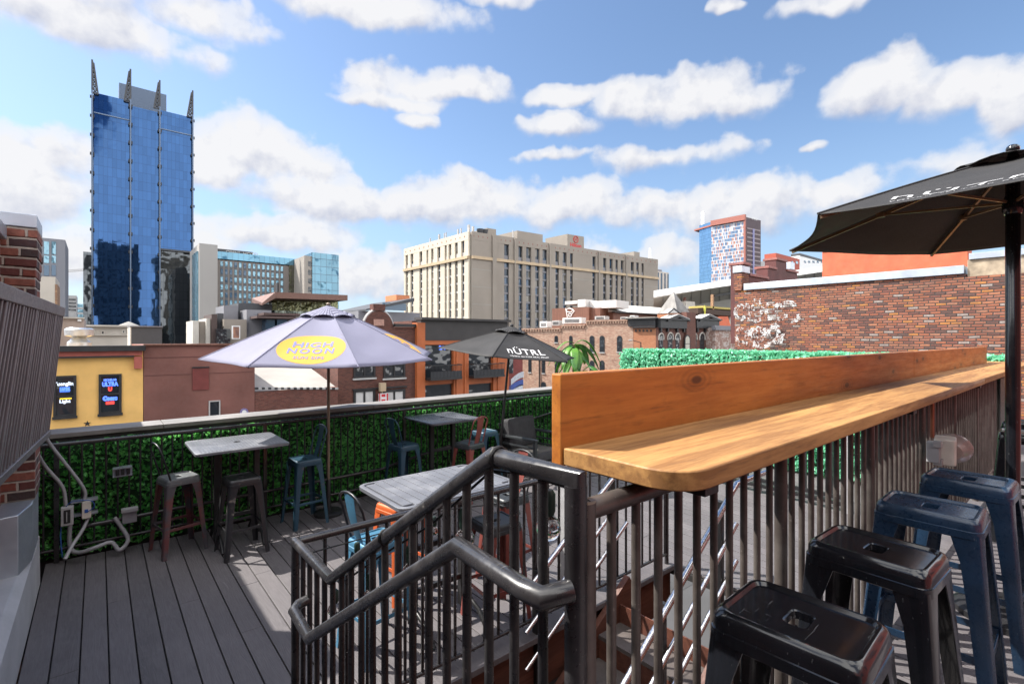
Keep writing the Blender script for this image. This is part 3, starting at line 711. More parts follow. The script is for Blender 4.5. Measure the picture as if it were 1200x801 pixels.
nu=[{'panels':(0,2,4),'items':[('text','nÜTRL',.24,.58,.25,M['logowhite'],.0,0),('text','VODKA SELTZER REAL FRUIT',.055,.60,.095,M['logowhite'],.0,.02)]}]
umbrella('patio_umbrella','leaning faded black umbrella with white lettering above the armchair',(p[0],p[1],0),1.14,6,camang(p)+math.radians(-13),1.93,2.33,M['blackfab'],M['blackmetal'],M['blackmetal'],lean=Matrix.Rotation(math.radians(5.5),4,Vector((FW[0],FW[1],0))),ctilt=Matrix.Rotation(math.radians(2),4,Vector((p[1],-p[0],0)).normalized()),prints=nu,pr=.019,basew=.2)
nu2=[{'panels':(0,2,4),'items':[('text','nÜTRL',.14,.60,.17,M['logofaded'],.0,0),('text','VODKA SELTZER REAL FRUIT',.04,.62,.07,M['logofaded'],.0,.02)]}]
umbrella('patio_umbrella','large black umbrella with bronze ribs standing beside the navy bar stools',(3.545,.295,UP),1.075,6,math.radians(187-39.9),2.005,2.325,M['blackfab'],M['stoolblack'],M['ribs'],prints=nu2,pr=.029,runner=2.10,basew=.23)
# ================================================================ string lights
t=thing('string_lights','black string of clear globe bulbs wound along the stair and stairwell railings','string lights',(CXR,2.2,1.1))
ROUTE=[(CXR+.03,.80,1.83),(CXR+.03,1.05,1.80),(CXR+.02,1.35,1.57),(CXR+.03,1.75,1.33),(CXR+.02,2.1,1.10),(CXR+.04,2.62,1.05),(1.25,2.70,1.02),(1.7,2.70,1.06),(2.2,2.70,1.0),(2.8,2.70,1.05),(3.4,2.7,1.0)]
MB().tube(ROUTE,.004,6).build('wire',M['wire'],t,smooth=60)
for y in (.98,1.62): MB().tube([(CXR+math.cos(a)*.027,y+.006*a/6,ztop(y)+math.sin(a)*.027) for a in [q*.7 for q in range(19)]],.0035,5).build('wire_wrap',M['wire'],t,smooth=60)
for q in ((CXR+.035,.84,1.79),(CXR+.03,1.18,1.66),(CXR+.03,1.5,1.45),(CXR+.03,1.82,1.24),(CXR+.03,2.2,1.03),(1.12,2.70,1.0),(1.62,2.70,1.03),(2.3,2.70,.99),(2.95,2.70,1.03)):
    s=MB().lathe((q[0],q[1],q[2]-.055),[(.011,.06),(.017,.05),(.017,.01),(.013,0)],10).build('socket',M['socket'],t,smooth=50)
    MB().sphere((q[0],q[1],q[2]-.085),.03,14,9).build('bulb',M['bulb'],s,smooth=80)
# ================================================================ electrical bits in the left corner
def hose(name,label,pts,r,mat,cat='conduit'):
    # smooth catmull path
    P_=[Vector(p) for p in pts];o=[]
    for i in range(len(P_)-1):
        a=P_[max(0,i-1)];b=P_[i];c=P_[i+1];d=P_[min(len(P_)-1,i+2)]
        for k in range(6):
            u=k/6;o.append(.5*((2*b)+(c-a)*u+(2*a-5*b+4*c-d)*u*u+(3*b-a-3*c+d)*u**3))
    o.append(P_[-1]);return tag(MB().tube(o,r,10).build(name,mat,smooth=60),label,cat)
def fz(px,py,Y=6.38):
    x,y=onY(px,Y);return Vector((x,y,zat(py,dep((x,y)))))
YE=6.36
hose('rigid_conduit','grey rigid conduit slanting down from the louvers into the square outlet box',[fz(50,505,6.2),fz(60,522,6.3),fz(97,570,YE),fz(98.5,586,YE)],.0145,M['conduit'])
hose('rigid_conduit','dented grey conduit dropping from the louvers to the round cornered outlet box',[fz(40,524,6.1),fz(52,545,6.3),fz(73,570,YE),fz(77,592,YE)],.0155,M['conduit'])
hose('flexible_conduit','looped grey flexible conduit lying along the foot of the boxwood fence',[fz(82,612,YE),fz(82,640,YE),fz(92,647,6.3),fz(112,641,6.25),fz(130,635,6.3),fz(140,644,6.26),fz(150,632,6.3),fz(142,617,6.34),fz(134,606,6.36)],.019,M['conduit'])
hose('flexible_conduit','grey conduit leg running from the square outlet box down to the deck',[fz(104,605,YE),fz(97,620,6.3),fz(84,640,6.2),fz(76,655,6.12)],.0155,M['conduit'])
hose('loose_wire','black cable looping from the louvers to the fence',[fz(38,535,6.1),fz(46,552,6.3),fz(60,560,YE),fz(74,570,YE)],.008,M['wire'],'cable')
hose('loose_wire','thin blue wire curling around the square outlet box',[fz(74,606,YE),fz(80,590,6.33),fz(95,586,6.3),fz(108,587,6.3),fz(110,594,6.3),fz(101,600,6.3)],.004,M['bluewire'],'cable')
hose('loose_wire','thin blue wire hanging straight down beside the corner fence post',[fz(72,612,YE),fz(71,630,YE),fz(73,652,YE)],.005,M['bluewire'],'cable')
def obx(name,label,px0,px1,py0,py1,Y,d,mat,face=None):
    a=fz(px0,py0,Y);b=fz(px1,py1,Y);t=thing(name,label,'outlet box',((a.x+b.x)/2,Y,(a.z+b.z)/2))
    MB().box(a.x,b.x,Y-d,Y,b.z,a.z).build('box',mat,t,bevel=.006)
    return t,a,b
t,a,b=obx('outlet_box','grey weatherproof outlet box with open dark cover on the corner fence',71.5,86.5,593,612,YE+.02,.07,M['boxgrey'])
MB().box(a.x+.022,b.x-.022,YE-.054,YE-.048,b.z+.025,a.z-.025).build('cover_opening',M['wire'],t)
MB().box(a.x+.04,b.x-.045,YE-.062,YE-.053,b.z+.04,a.z-.045).build('receptacle',M['boxgrey'],t)
t,a,b=obx('outlet_box','pale square outlet box with a small blue plug hole on the corner fence',96,107,587,604,YE+.02,.07,M['lampwhite'])
MB().box((a.x+b.x)/2-.014,(a.x+b.x)/2+.012,YE-.056,YE-.050,(a.z+b.z)/2-.02,(a.z+b.z)/2+.012).build('socket',M['bluewire'],t)
t,a,b=obx('outlet_box','grey covered outlet box low on the fence beside the looped conduit',143,160,595,609,YE+.02,.06,M['conduit'])
MB().box(a.x-.01,b.x+.01,YE-.075,YE,a.z-.03,a.z+.005).build('lid',M['boxgrey'],t,bevel=.004)
a=fz(132,549,YE);b=fz(155,556,YE)
t=thing('mounting_strut','bare slotted metal strut clamped across the fence balusters above the low outlet','bracket',((a.x+b.x)/2,YE,a.z))
mb=MB().box(a.x,b.x,YE-.03,YE+.08,b.z+.004,b.z+.010).box(a.x,b.x,YE-.03,YE+.08,a.z-.006,a.z)
mb.box(a.x,b.x,YE-.004,YE+.08,b.z+.010,a.z-.006).build('channel',M['galv'],t)
for f in(.15,.42,.7): MB().box(a.x+(b.x-a.x)*f,a.x+(b.x-a.x)*(f+.18),YE-.032,YE-.005,b.z+.018,a.z-.014).build('slot',M['wire'],t)
a=fz(86,589,YE);b=fz(110,601,YE)
t=thing('mounting_strut','horizontal metal strut pair carrying the two corner outlet boxes','bracket',((a.x+b.x)/2,YE,a.z))
for zz in (a.z,b.z): MB().box(a.x-.02,b.x+.03,YE+.022,YE+.09,zz-.013,zz+.013).build('channel',M['galv'],t,bevel=.002)
# utility box behind the stairwell
t=thing('utility_pedestal','tall pale utility post with yellow warning sticker behind the stairwell railing','utility post',(3.15,3.02,0))
MB().box(3.09,3.22,2.96,3.08,0,1.12).build('post',M['boxgrey'],t,bevel=.005)
a=MB().box(3.115,3.16,2.952,2.958,.47,.54).build('sticker',M['sticker'],t)
MB().box(3.115,3.16,2.952,2.958,.56,.62).build('sticker',M['logowhite'],t)
# ================================================================ floodlight on the bar railing
t=thing('floodlight','ivory twin floodlight with a round clear lens on the bar railing','floodlight',(3.85,.60,1.49))
MB(Matrix.Translation((3.86,.605,1.49))@Matrix.Rotation(math.radians(8),4,'Z')).prism(rrect(.085,.05,.02,3),-.075,.075).build('housing',M['lampwhite'],t,bevel=.008)
MB(Matrix.Translation((3.97,.585,1.485))@Matrix.Rotation(math.radians(78),4,'Y')).lathe((0,0,0),[(.05,-.05),(.062,-.02),(.088,.0),(.09,.02),(.06,.035),(.02,.04)],20).build('lens',M['lens'],t,smooth=60)
MB(Matrix.Translation((3.76,.64,1.49))).obox((0,0,.0),(.03,.03,.06)).obox((0,-.02,-.055),(.02,.02,.02)).obox((-.02,-.02,.05),(.025,.02,.018)).build('bracket',M['boxgrey'],t,bevel=.004)
MB().tube([(3.83,.66,1.56),(3.83,.66,1.803)],.011,10).build('stem',pm('copper_stem',(.35,.14,.08),.4,.4),t,smooth=60)
# ================================================================ banana plants at the far deck corner
def banana(label,x,y,h,n,seed,z0=0):
    rg=random.Random(seed);t=thing('banana_plant',label,'plant',(x,y,z0),'potted banana plants in the deck corner')
    MB().lathe((x,y,z0),[(.17,0),(.21,.36),(.23,.38),(.20,.38),(.19,.33)],18).build('pot',pm('plant_pot',(.06,.05,.05),.7),t,smooth=40)
    MB().tube([(x,y,z0+.33),(x+.02,y,z0+h*.5),(x,y+.02,z0+h*.86)],[.045,.04,.03],9).build('stem',M['stem'],t,smooth=60)
    for i in range(n):
        a=2*math.pi*i/n+rg.uniform(-.4,.4);L=rg.uniform(.26,.52);W=rg.uniform(.05,.095);up=rg.uniform(.1,1.0);b0=Vector((x,y,z0+h*rg.uniform(.72,.88)))
        d=Vector((math.cos(a),math.sin(a),0));sd=Vector((-d.y,d.x,0));loops=[];S=9
        for q in range(S+1):
            f=q/S;c=b0+d*(L*f)+Vector((0,0,up*L*1.2*f-1.75*L*f*f*(.55+.55*up)));w=W*math.sin(math.pi*min(1,max(.03,(f-.12)/.9)))**.7 if f>.13 else .008
            rp=.65+.5*rg.random()
            loops.append([c+sd*w*rp+Vector((0,0,-.25*w)),c+sd*w*.5,c+Vector((0,0,-.012)),c-sd*w*.5,c-sd*w*rp+Vector((0,0,-.25*w))])
        MB().loft(loops,False,False,False).build('leaf',M['leafbanana'],t,smooth=60,solid=.003)
a=onY(673,6.2);banana('tall banana plant with drooping leaves rising above the black umbrella edge',a[0],a[1],2.36,18,5)
a=onY(683,5.75);banana('low bushy banana plant just above the end of the wooden backboard',a[0],a[1],1.82,17,9)
# ================================================================ left brick building with ledge and louvers
t=thing('brick_building','old dark brick building with metal coping at the left edge of the deck','building',(-.6,3,0))
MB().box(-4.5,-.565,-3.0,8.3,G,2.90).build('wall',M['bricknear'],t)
mb=MB().box(-.58,-.378,5.36,5.80,.90,2.56)
for i,(e,z) in enumerate(((.0,2.56),(.004,2.635),(.010,2.71),(.018,2.785),(.010,2.86),(.014,2.935))): mb.box(-.58,-.378+e,5.36-e,5.80+e,z+.001,z+.074)
mb.build('pilaster',M['bricknear'],t,bevel=.006)
MB().box(-.59,-.366,5.335,5.82,3.012,3.115).build('pilaster_coping',M['galv'],t,bevel=.006)
MB().box(-4.55,-.53,-3.0,5.33,2.901,3.0).build('coping',M['galv'],t,bevel=.006)
MB().box(-4.55,-.53,5.825,8.35,2.901,2.97).build('coping',M['galv'],t,bevel=.006)
MB().prism([(-.564,4.92),(-.435,4.95),(-.385,5.22),(-.385,5.75),(-.564,5.8)],.47,.90).build('pilaster_flashing',M['galv'],t,bevel=.006)
t=thing('ledge_wall','low white painted ledge running along the foot of the left brick building','ledge',(-.6,3,0))
MB().loft([[(-.565,0.6,0),(-.40,.6,0),(-.405,.6,.40),(-.47,.6,.465),(-.565,.6,.47)],[(-.565,6.0,0),(-.39,6.0,0),(-.395,6.0,.42),(-.43,6.0,.475),(-.565,6.0,.48)]]).build('ledge',M['whitepaint'],t,smooth=20,bevel=.008)
# tilted louver panel
t=thing('louver_panel','grey metal louver screen tilted out from the left brick building','louver panel',(-.35,3.5,1.9))
A=Vector((-.36,1.9,2.38));B=Vector((-.200,5.02,2.385));C_=Vector((-.285,5.0,1.43));D_=Vector((-.485,1.9,1.42))
def lpt(u,v,o=0):
    p=(D_.lerp(C_,u)).lerp(A.lerp(B,u),v);n=(B-A).cross(C_-B).normalized()
    if n.x<0:n=-n
    return p+n*o
def lq(mb,u0,u1,v0,v1,o0,o1):
    mb.add([lpt(u,v,o) for o in(o0,o1) for u,v in((u0,v0),(u1,v0),(u1,v1),(u0,v1))],[(3,2,1,0),(4,5,6,7),(0,1,5,4),(1,2,6,5),(2,3,7,6),(3,0,4,7)])
for v0,v1 in((0,.05),(.93,1)):
    mb=MB();lq(mb,0,1,v0,v1,-.05,.012);mb.build('frame_rail',M['louver'],t,bevel=.004)
for k in range(9):
    mb=MB();u=k/8;lq(mb,max(0,u-.006),min(1,u+.006),.05,.93,-.0075,.006);mb.build('mullion',M['louver'],t,bevel=.003)
mb=MB()
for k in range(8):
    for q in range(4):
        u=(k+(q+1)/5)/8;lq(mb,u-.0042,u+.0042,.045,.935,-.006,.003)
mb.build('slats',M['louver'],t,bevel=.002)
mb=MB();lq(mb,.005,.995,.04,.94,-.03,-.008);mb.build('back_panel',M['wire'],t)
mb=MB()
for u in (.2,.8):
    p=lpt(u,.5,-.09);mb.bar(p,(-.57,p.y,p.z),.03,.03)
mb.build('bracket',M['blackmetal'],t)
# ================================================================ right brick wall
XW=15.5;K=XW/9.8
kz=lambda z:CZ+(z-CZ)*K
t=thing('brick_wall','long weathered red brick side wall beyond the mint hedge and the bar','brick wall',(XW,2,0))
MB().box(XW,XW+.4,1.30*K,4.75*K,G,kz(3.11)).box(XW,XW+.4,-6,1.299*K,G,kz(3.06)).build('wall',M['brickwall'],t)
MB().box(XW-.05,XW+.45,1.32*K,4.56*K,kz(3.112),kz(3.235)).build('coping',M['galv'],t,bevel=.005)
MB().box(XW+.02,XW+.42,-6,1.29*K,kz(3.061),kz(3.31)).build('rough_cap',M['stuccotan'],t,bevel=.01)
MB().box(XW-.02,XW+.45,-6,1.27*K,kz(3.312),kz(3.40)).build('flashing',M['galv'],t,bevel=.005)
MB().box(XW-.04,XW+.45,4.60*K,4.76*K,kz(3.115),kz(3.47)).build('chimney_stub',M['brickwall'],t,bevel=.004)
MB().box(XW-.06,XW+.47,4.585*K,4.775*K,kz(3.472),kz(3.60)).build('stub_cap',M['galv'],t,bevel=.004)
# old white painted letters (paint follows the bricks)
m,nt,bs=mk('worn_white_wall_paint');g=nd(nt,'NewGeometry');bs.inputs['Base Color'].default_value=(.55,.56,.56,1);bs.inputs['Roughness'].default_value=.9
sx=nd(nt,'SeparateXYZ');ln(nt,g.outputs['Position'],sx.inputs[0])
n0=noise(nt,g.outputs['Position'],2.5,2);zz=mth(nt,'ADD',sx.outputs[2],mth(nt,'MULTIPLY',mth(nt,'SUBTRACT',n0,.5),.032))
fv=mth(nt,'FRACT',mth(nt,'DIVIDE',zz,.064));al=mth(nt,'MULTIPLY',mth(nt,'GREATER_THAN',fv,.16),mth(nt,'GREATER_THAN',noise(nt,g.outputs['Position'],6,6,.85),.51))
tr=nd(nt,'BsdfTransparent');mx=nd(nt,'MixShader');ln(nt,al,mx.inputs[0]);ln(nt,tr.outputs[0],mx.inputs[1]);ln(nt,bs.outputs[0],mx.inputs[2]);ln(nt,mx.outputs[0],nt.nodes['Material Output'].inputs['Surface'])
M['graffiti']=m
mb=MB()
def wpx(px,py):
    x,y=onX(px,XW);return Vector((XW-.006,y,zat(py,dep((x,y)))))
def stroke(mb,pts,w,off):
    P_=[wpx(*p)-Vector((off,0,0)) for p in pts];n=len(P_);lo=[]
    for i,p in enumerate(P_):
        d=(P_[min(n-1,i+1)]-P_[max(0,i-1)]).normalized();s=Vector((0,-d.z,d.y))*w/2;lo.append((p-s,p+s))
    for (a,b),(c,d) in zip(lo,lo[1:]): mb.add([a,b,d,c],[(0,1,2,3)])
def ring(cx,cy,rx,ry,a0=0,a1=360,n=14): return [(cx+rx*math.cos(math.radians(a0+(a1-a0)*i/n)),cy-ry*math.sin(math.radians(a0+(a1-a0)*i/n))) for i in range(n+1)]
for gi,S in enumerate(([ring(868,366,6,8,40,330)],[[(876,355),(879,375)],[(880,372),(886,376),(892,374)]],[ring(888,362,6,6,0,360)],[[(884,352),(890,351),(889,358)]],[[(898,357),(900,373)],[(899,357),(908,356)],[(899,365),(906,364)],[(900,373),(910,372)]],[ring(914,365,5,9,30,330)],[ring(925,359,7,5,0,200),ring(929,370,8,6,160,380)],
          [ring(869,394,5,9,40,320)],[[(876,384),(876,403)]],[[(876,402),(886,403)]],[ring(888,392,8,8,0,360),ring(889,392,3,4,0,360)],[[(898,384),(900,402)],[(900,402),(907,398)]],[ring(908,391,6,8,0,360)],[[(904,383),(912,379),(914,384)]],[[(912,393),(919,392),(917,400),(906,402)]],[[(884,404),(898,406),(906,402)]])):
    for sj,s in enumerate(S): stroke(mb,s,.12,.006+.003*(gi*2+sj))
mb.build('faded_lettering',m,t,fixn=False)
t=thing('stucco_wall','coral orange stucco upper wall rising behind the brick wall','wall',(11.2*K,2.5*K,3))
MB().box(11.0*K,11.4*K,1.44*K,3.58*K,G,kz(3.90)).build('wall',M['stuccoorange'],t,bevel=.01)
MB().box(10.97*K,11.43*K,1.42*K,3.60*K,kz(3.902),kz(3.97)).build('coping',M['galv'],t)
t=thing('stepped_parapet','dark maroon stepped parapet running back behind the brick wall','parapet',(11.5*K,4.6*K,3))
mp=pm('maroon_paint',(.10,.03,.028),.7,0,.25,3,.2,30);mc=pm('maroon_coping',(.26,.10,.085),.6,0,.2,5)
for xa,xb,z in ((9.85,10.14,3.63),(10.143,11.0,3.42),(11.003,11.42,3.66),(11.423,11.98,3.88),(11.983,12.6,3.68),(12.603,14,3.5)):
    xa*=K;xb*=K;z=kz(z);MB().box(xa,xb,4.62*K,4.86*K,2.0,z).build('wall',mp,t)
    MB().box(xa-.02,xb+.02,4.59*K,4.90*K,z+.001+.0007*xa,z+.09).build('coping',mc,t,bevel=.004)
for i,(px,py,w,h) in enumerate(((905,321,.20,.16),(919,312.5,.24,.17))):
    a=onY(px,5.15*K);z=zat(py,dep(a));w*=K;h*=K;t=thing('roof_vent','galvanised square roof vent '+('in the low notch of' if i==0 else 'beside the high step of')+' the maroon stepped parapet','roof vent',(a[0],a[1],z))
    MB().box(a[0]-w/2,a[0]+w/2,4.95*K,5.3*K,z-h/2,z+h/2).build('hood',M['galv'],t,bevel=.006)
    MB().box(a[0]-w/3,a[0]+w/3,5.0*K,5.25*K,2.6,z-h/2).build('duct',M['galv'],t)
MB().box(XW+.42,26,-6,4.6*K,2.4,2.6).build('neighbour_roof',pm('roof_membrane',(.2,.2,.2),.9),kind='structure')
# ================================================================ the city
class Fac:
    """a facade plane given by two plan points; rectangles on it are read off the photo's columns and rows"""
    def __init__(s,P0,P1):
        s.a=Vector((P0[0],P0[1]));s.d=(Vector((P1[0],P1[1]))-s.a).normalized();n=Vector((s.d.y,-s.d.x));s.n=n if n.dot(-s.a)>0 else -n
    def xy(s,px):
        r=Vector(ray(px));den=r.x*s.d.y-r.y*s.d.x;k=(s.a.x*s.d.y-s.a.y*s.d.x)/den
        return r*k
    def z(s,px,py): return zat(py,dep(s.xy(px)))
    def boxz(s,mb,pa,pb,z0,z1,out,inn=0.):
        a,b=s.xy(pa),s.xy(pb);p=[a+s.n*inn,b+s.n*inn,b+s.n*out,a+s.n*out]
        mb.prism([(q.x,q.y) for q in p],z0,z1);return mb
    def box(s,mb,pa,pb,ya,yb,out,inn=0.):
        m=(pa+pb)/2;return s.boxz(mb,pa,pb,s.z(m,yb),s.z(m,ya),out,inn)
    def body(s,mb,pa,pb,z0,z1,depth,inn=0.):
        a,b=s.xy(pa)-s.n*inn,s.xy(pb)-s.n*inn;mb.prism([tuple(a),tuple(b),tuple(b-s.n*depth),tuple(a-s.n*depth)],z0,z1);return mb
    def P(s,px,py,o=0.):
        q=s.xy(px)+s.n*o;return Vector((q.x,q.y,s.z(px,py)))
    def text(s,mb,body,px,py,size,o,w=None,bold=0.): 
        e=s.d if s.d.dot(Vector(RT))>0 else -s.d
        put_text(mb,body,size,s.P(px,py,o),(e.x,e.y,0),(0,0,1),bold,1.,w)
    def loc(s,pa,pb): q=(s.xy(pa)+s.xy(pb))/2;return (q.x,q.y,G)
YX=lambda Y:Fac((0,Y),(1,Y))
def bld(name,label,fac,pa,pb,cat='building',group=None): return thing(name,label,cat,fac.loc(pa,pb),group)
B={}
B['ochre']=pm('ochre_stucco',(.78,.47,.15),.85,0,.12,.8,.15,6)
B['maroonwall']=pm('maroon_stucco',(.19,.082,.066),.85,0,.22,.45,.15,5)
B['pinktrim']=pm('dusty_pink_trim',(.38,.10,.075),.7,0,.15,1.5)
B['blacktrim']=pm('black_trim',(.018,.018,.02),.5,0,.4,2)
B['redbrown']=pm('red_brown_board',(.16,.035,.03),.7,0,.2,2)
B['darkglass']=glass('dark_window_glass',(.025,.03,.037),.06,.16,.7,.15,.8)
B['blueglass']=glass('blue_window_glass',(.03,.07,.12),.05,.1,.5,.35,.8)
B['paleglass']=glass('pale_window_glass',(.16,.30,.38),.08,.2,.4,.4,.8)
B['neonblue']=emis('neon_blue',(.10,.22,1.),.75);B['neonred']=emis('neon_red',(1.,.06,.05),.55);B['neonyellow']=emis('neon_yellow',(1.,.7,.05),.5);B['neonwhite']=emis('neon_white',(.75,.85,1.),.42)
B['brownbrick']=brick('brown_brick',[(.13,.045,.032),(.17,.06,.042),(.10,.036,.028),(.15,.055,.04)],(.11,.075,.06),.22,.075,.012,.25,.5)
B['redbrick']=brick('dark_red_brick',[(.16,.05,.035),(.13,.04,.03),(.20,.07,.05)],(.13,.09,.075),.22,.075,.012,.25,.5)
B['tanbrick']=brick('rough_tan_brick',[(.36,.20,.11),(.30,.16,.09),(.42,.26,.15),(.26,.13,.08)],(.3,.22,.15),.3,.1,.02,.35,.5)
B['beigebrick']=brick('pinkish_beige_brick',[(.40,.24,.17),(.45,.29,.21),(.35,.20,.14),(.50,.35,.26),(.33,.17,.12)],(.36,.27,.21),.34,.11,.018,.3,.5,white=(.66,(.52,.44,.37)))
B['orangebrick']=brick('orange_brick',[(.42,.17,.08),(.37,.14,.065),(.46,.20,.10)],(.33,.18,.12),.25,.08,.014,.15,.4)
B['vicbrick']=brick('victorian_brick',[(.15,.058,.042),(.19,.075,.055),(.12,.045,.036)],(.13,.085,.07),.25,.08,.014,.3,.4)
B['fadedbrick']=brick('faded_painted_brick',[(.32,.18,.14),(.38,.25,.2),(.27,.13,.10)],(.3,.22,.18),.25,.08,.014,.2,.4,white=(.5,(.55,.48,.44)))
B['orangetimber']=pm('burnt_orange_paint',(.43,.115,.035),.6,0,.15,.8,.1,10)
B['cream']=pm('sunlit_cream_precast',(.54,.48,.39),.85,0,.08,.12,.1,3)  # cream hotel's lit face, with the sunlight put into the colour
B['greyprecast']=pm('warm_grey_precast',(.275,.24,.205),.85,0,.10,.10,.1,3)  # same hotel concrete darkened for its shaded face; also plain grey walls
B['tanband']=pm('tan_cornice_band',(.46,.35,.23),.8,0,.12,.3)
B['redtile']=pm('red_tile_accent',(.24,.08,.06),.6)
B['concrete']=pm('pale_concrete',(.42,.41,.40),.85,0,.12,.15,.1,3)
B['greyclad']=pm('grey_cladding',(.19,.19,.21),.7,0,.15,.2,.05,4)
B['darkclad']=pm('dark_grey_cladding',(.055,.058,.065),.6,0,.2,.15,.05,4)
B['stone']=pm('pale_limestone',(.50,.47,.42),.85,0,.12,.3,.1,4)
B['whiteroof']=pm('white_roof',(.60,.59,.57),.6,0,.08,.15,.05,3)
B['roofgrey']=pm('grey_membrane',(.33,.31,.29),.9,0,.2,.3)
B['soffit']=pm('grey_soffit',(.30,.29,.26),.7,0,.1,.1)
B['brownmetal']=pm('brown_corrugated',(.17,.075,.05),.6,.1,.3,1.5,.1,6,st=(6,6,.2))
B['white']=pm('white_paint',(.75,.75,.74),.6,0,.06)
B['towerglass']=glass('tower_blue_glass',(.024,.072,.185),.03,.05,.10,.85,.9,tilt=.007,grid=(1.55,4.1,.09),gcol=(.012,.03,.08))
B['towerdark']=glass('tower_dark_glass',(.075,.085,.095),.04,.10,.14,.8,.9,tilt=.01,grid=(1.55,4.1,.09),gcol=(.01,.015,.02))
B['mullion']=pm('tower_fin_metal',(.11,.15,.22),.4,.6)
ground=MB();ground.box(-3000,3000,-3000,3000,G-1,G);ground.build('ground',pm('asphalt',(.06,.06,.062),.9,0,.2,.2),kind='structure')
MB().box(-200,300,12,28,G+.004,G+.01).build('street',pm('street_asphalt',(.05,.05,.052),.85,0,.2,.4),kind='structure')
MB().box(-200,300,28,31.9,G+.004,G+.15).build('pavement',pm('pavement_concrete',(.3,.29,.28),.85,0,.15,.5),kind='structure')
def window(fac,t,pa,pb,ya,yb,fr=.07,frm=None,gl=None,bars=((.5,'h'),),out=.06,sill=None,name='window'):
    m=(pa+pb)/2;z0,z1=fac.z(m,yb),fac.z(m,ya);a,b=fac.xy(pa),fac.xy(pb);L=(b-a).length;k=lambda d:pa+(pb-pa)*d/L
    mb=MB();f=fac.boxz
    f(mb,pa,k(fr),z0,z1,out);f(mb,k(L-fr),pb,z0,z1,out);f(mb,k(fr),k(L-fr),z0,z0+fr,out-.002);f(mb,k(fr),k(L-fr),z1-fr,z1,out-.002)
    for q,o in bars:
        if o=='h': zz=z0+(z1-z0)*q;f(mb,k(fr),k(L-fr),zz-fr*.35,zz+fr*.35,out-.006)
        else: f(mb,k(L*q-fr*.4),k(L*q+fr*.4),z0+fr,z1-fr,out-.009)
    w=mb.build(name,frm or B['blacktrim'],t)
    g=MB();f(g,k(fr*.5),k(L-fr*.5),z0+fr*.5,z1-fr*.5,.015,-.02);g.build('pane',gl or B['darkglass'],w)
    if sill: s=MB();f(s,k(-.06),k(L+.06),z0-.12,z0-.002,out+.05);s.build('sill',sill,w)
    return w
# ---- glass tower
f=YX(282);t=bld('glass_tower','tall blue glass office tower with four lattice spires on its roof',f,107,226,'skyscraper')
zt=109.6
MB().prism([tuple(f.xy(108)+Vector((0,2.0))),tuple(f.xy(225.5)+Vector((0,2.0))),tuple(f.xy(225.5)+Vector((0,34))),tuple(f.xy(108)+Vector((0,34)))],G,zt-1.5).build('core',B['towerdark'],t)
zl=f.z(207,293)
def curv(pa,pb,za,zb,mat,nm,bow=.9,back=2.2):
    n=8;pts=[]
    for i in range(n+1):
        q=f.xy(pa+(pb-pa)*i/n);u=i/n;pts.append((q.x,q.y-bow*4*u*(1-u)))
    a,b=f.xy(pa),f.xy(pb);pts+=[(b.x,b.y+back),(a.x,a.y+back)]
    return MB().prism(pts,za,zb).build(nm,mat,t)
curv(109.5,151.8,G,zt-.2,B['towerglass'],'curtain_wall',.015);curv(153.8,186.0,G,zt-2.2,B['towerglass'],'curtain_wall',.012);curv(188,225,zl,zt-.9,B['towerglass'],'curtain_wall',.015)
curv(188,215,f.z(200,316)-.0,zl-.3,B['towerdark'],'recess_glass',-.05,1.9);curv(188,225.0,G,f.z(207,316),B['towerdark'],'lower_curtain_wall',.05,1.9)
mb=MB();f.boxz(mb,187.5,226,zl-.9,zl-.02,1.2,-2);mb.build('soffit',B['darkclad'],t)
for px,pt,w in ((108,71,1),(152.8,82,-1),(187,95,-1),(225.5,107,-1)):
    q=f.xy(px);ztip=f.z(px,pt);fin=MB().box(q.x-.22,q.x+.22,q.y-2.0,q.y-.1,G,zt).build('fin',B['mullion'],t)
    mb=MB().box(q.x-.3,q.x+.3,q.y-1.35,q.y-1.2,16,zt-3);z=16
    while z<zt-3: mb.box(q.x-.75,q.x+.75,q.y-1.4,q.y-1.1,z,z+1.3);z+=8.2
    mb.build('brackets',B['blacktrim'],fin)
    mb=MB();w0=2.4*w;zb=zt-1
    a=Vector((q.x,q.y-.8,zb));b=Vector((q.x+w0*1.8*(-1 if w<0 else 1),q.y-.8,zb));tp=Vector((q.x,q.y-.8,ztip));tp2=Vector((q.x+w0*.25*(-1 if False else 1)*w*w,q.y-.8,ztip-1))
    b=Vector((q.x+(2.0 if w>0 else -2.2),q.y-.8,zb));tp2=Vector((q.x+(.5 if w>0 else -.5),q.y-.8,ztip-1.2))
    mb.bar(a,tp,.62,.62);mb.bar(b,tp2,.55,.55);n=7
    for i in range(n):
        mb.bar(a.lerp(tp,i/n),b.lerp(tp2,(i+1)/n),.4,.4);mb.bar(b.lerp(tp2,i/n),a.lerp(tp,(i+1)/n),.4,.4);mb.bar(a.lerp(tp,i/n),b.lerp(tp2,i/n),.4,.4)
    mb.build('lattice_spire',B['darkclad'],t)
f2=YX(300);mb=MB();f2.boxz(mb,139.5,195,zt-3,f2.z(150,99.5),0,-12);mb.build('penthouse',pm('tower_penthouse',(.09,.13,.20),.5),t)
mb=MB();f.boxz(mb,110,151.5,zt-9.2,zt-8.7,.35);mb.build('service_floor_line',B['mullion'],t);mb=MB();f.boxz(mb,188.5,224.5,zt-9.8,zt-9.3,.35);mb.build('service_floor_line',B['mullion'],t)
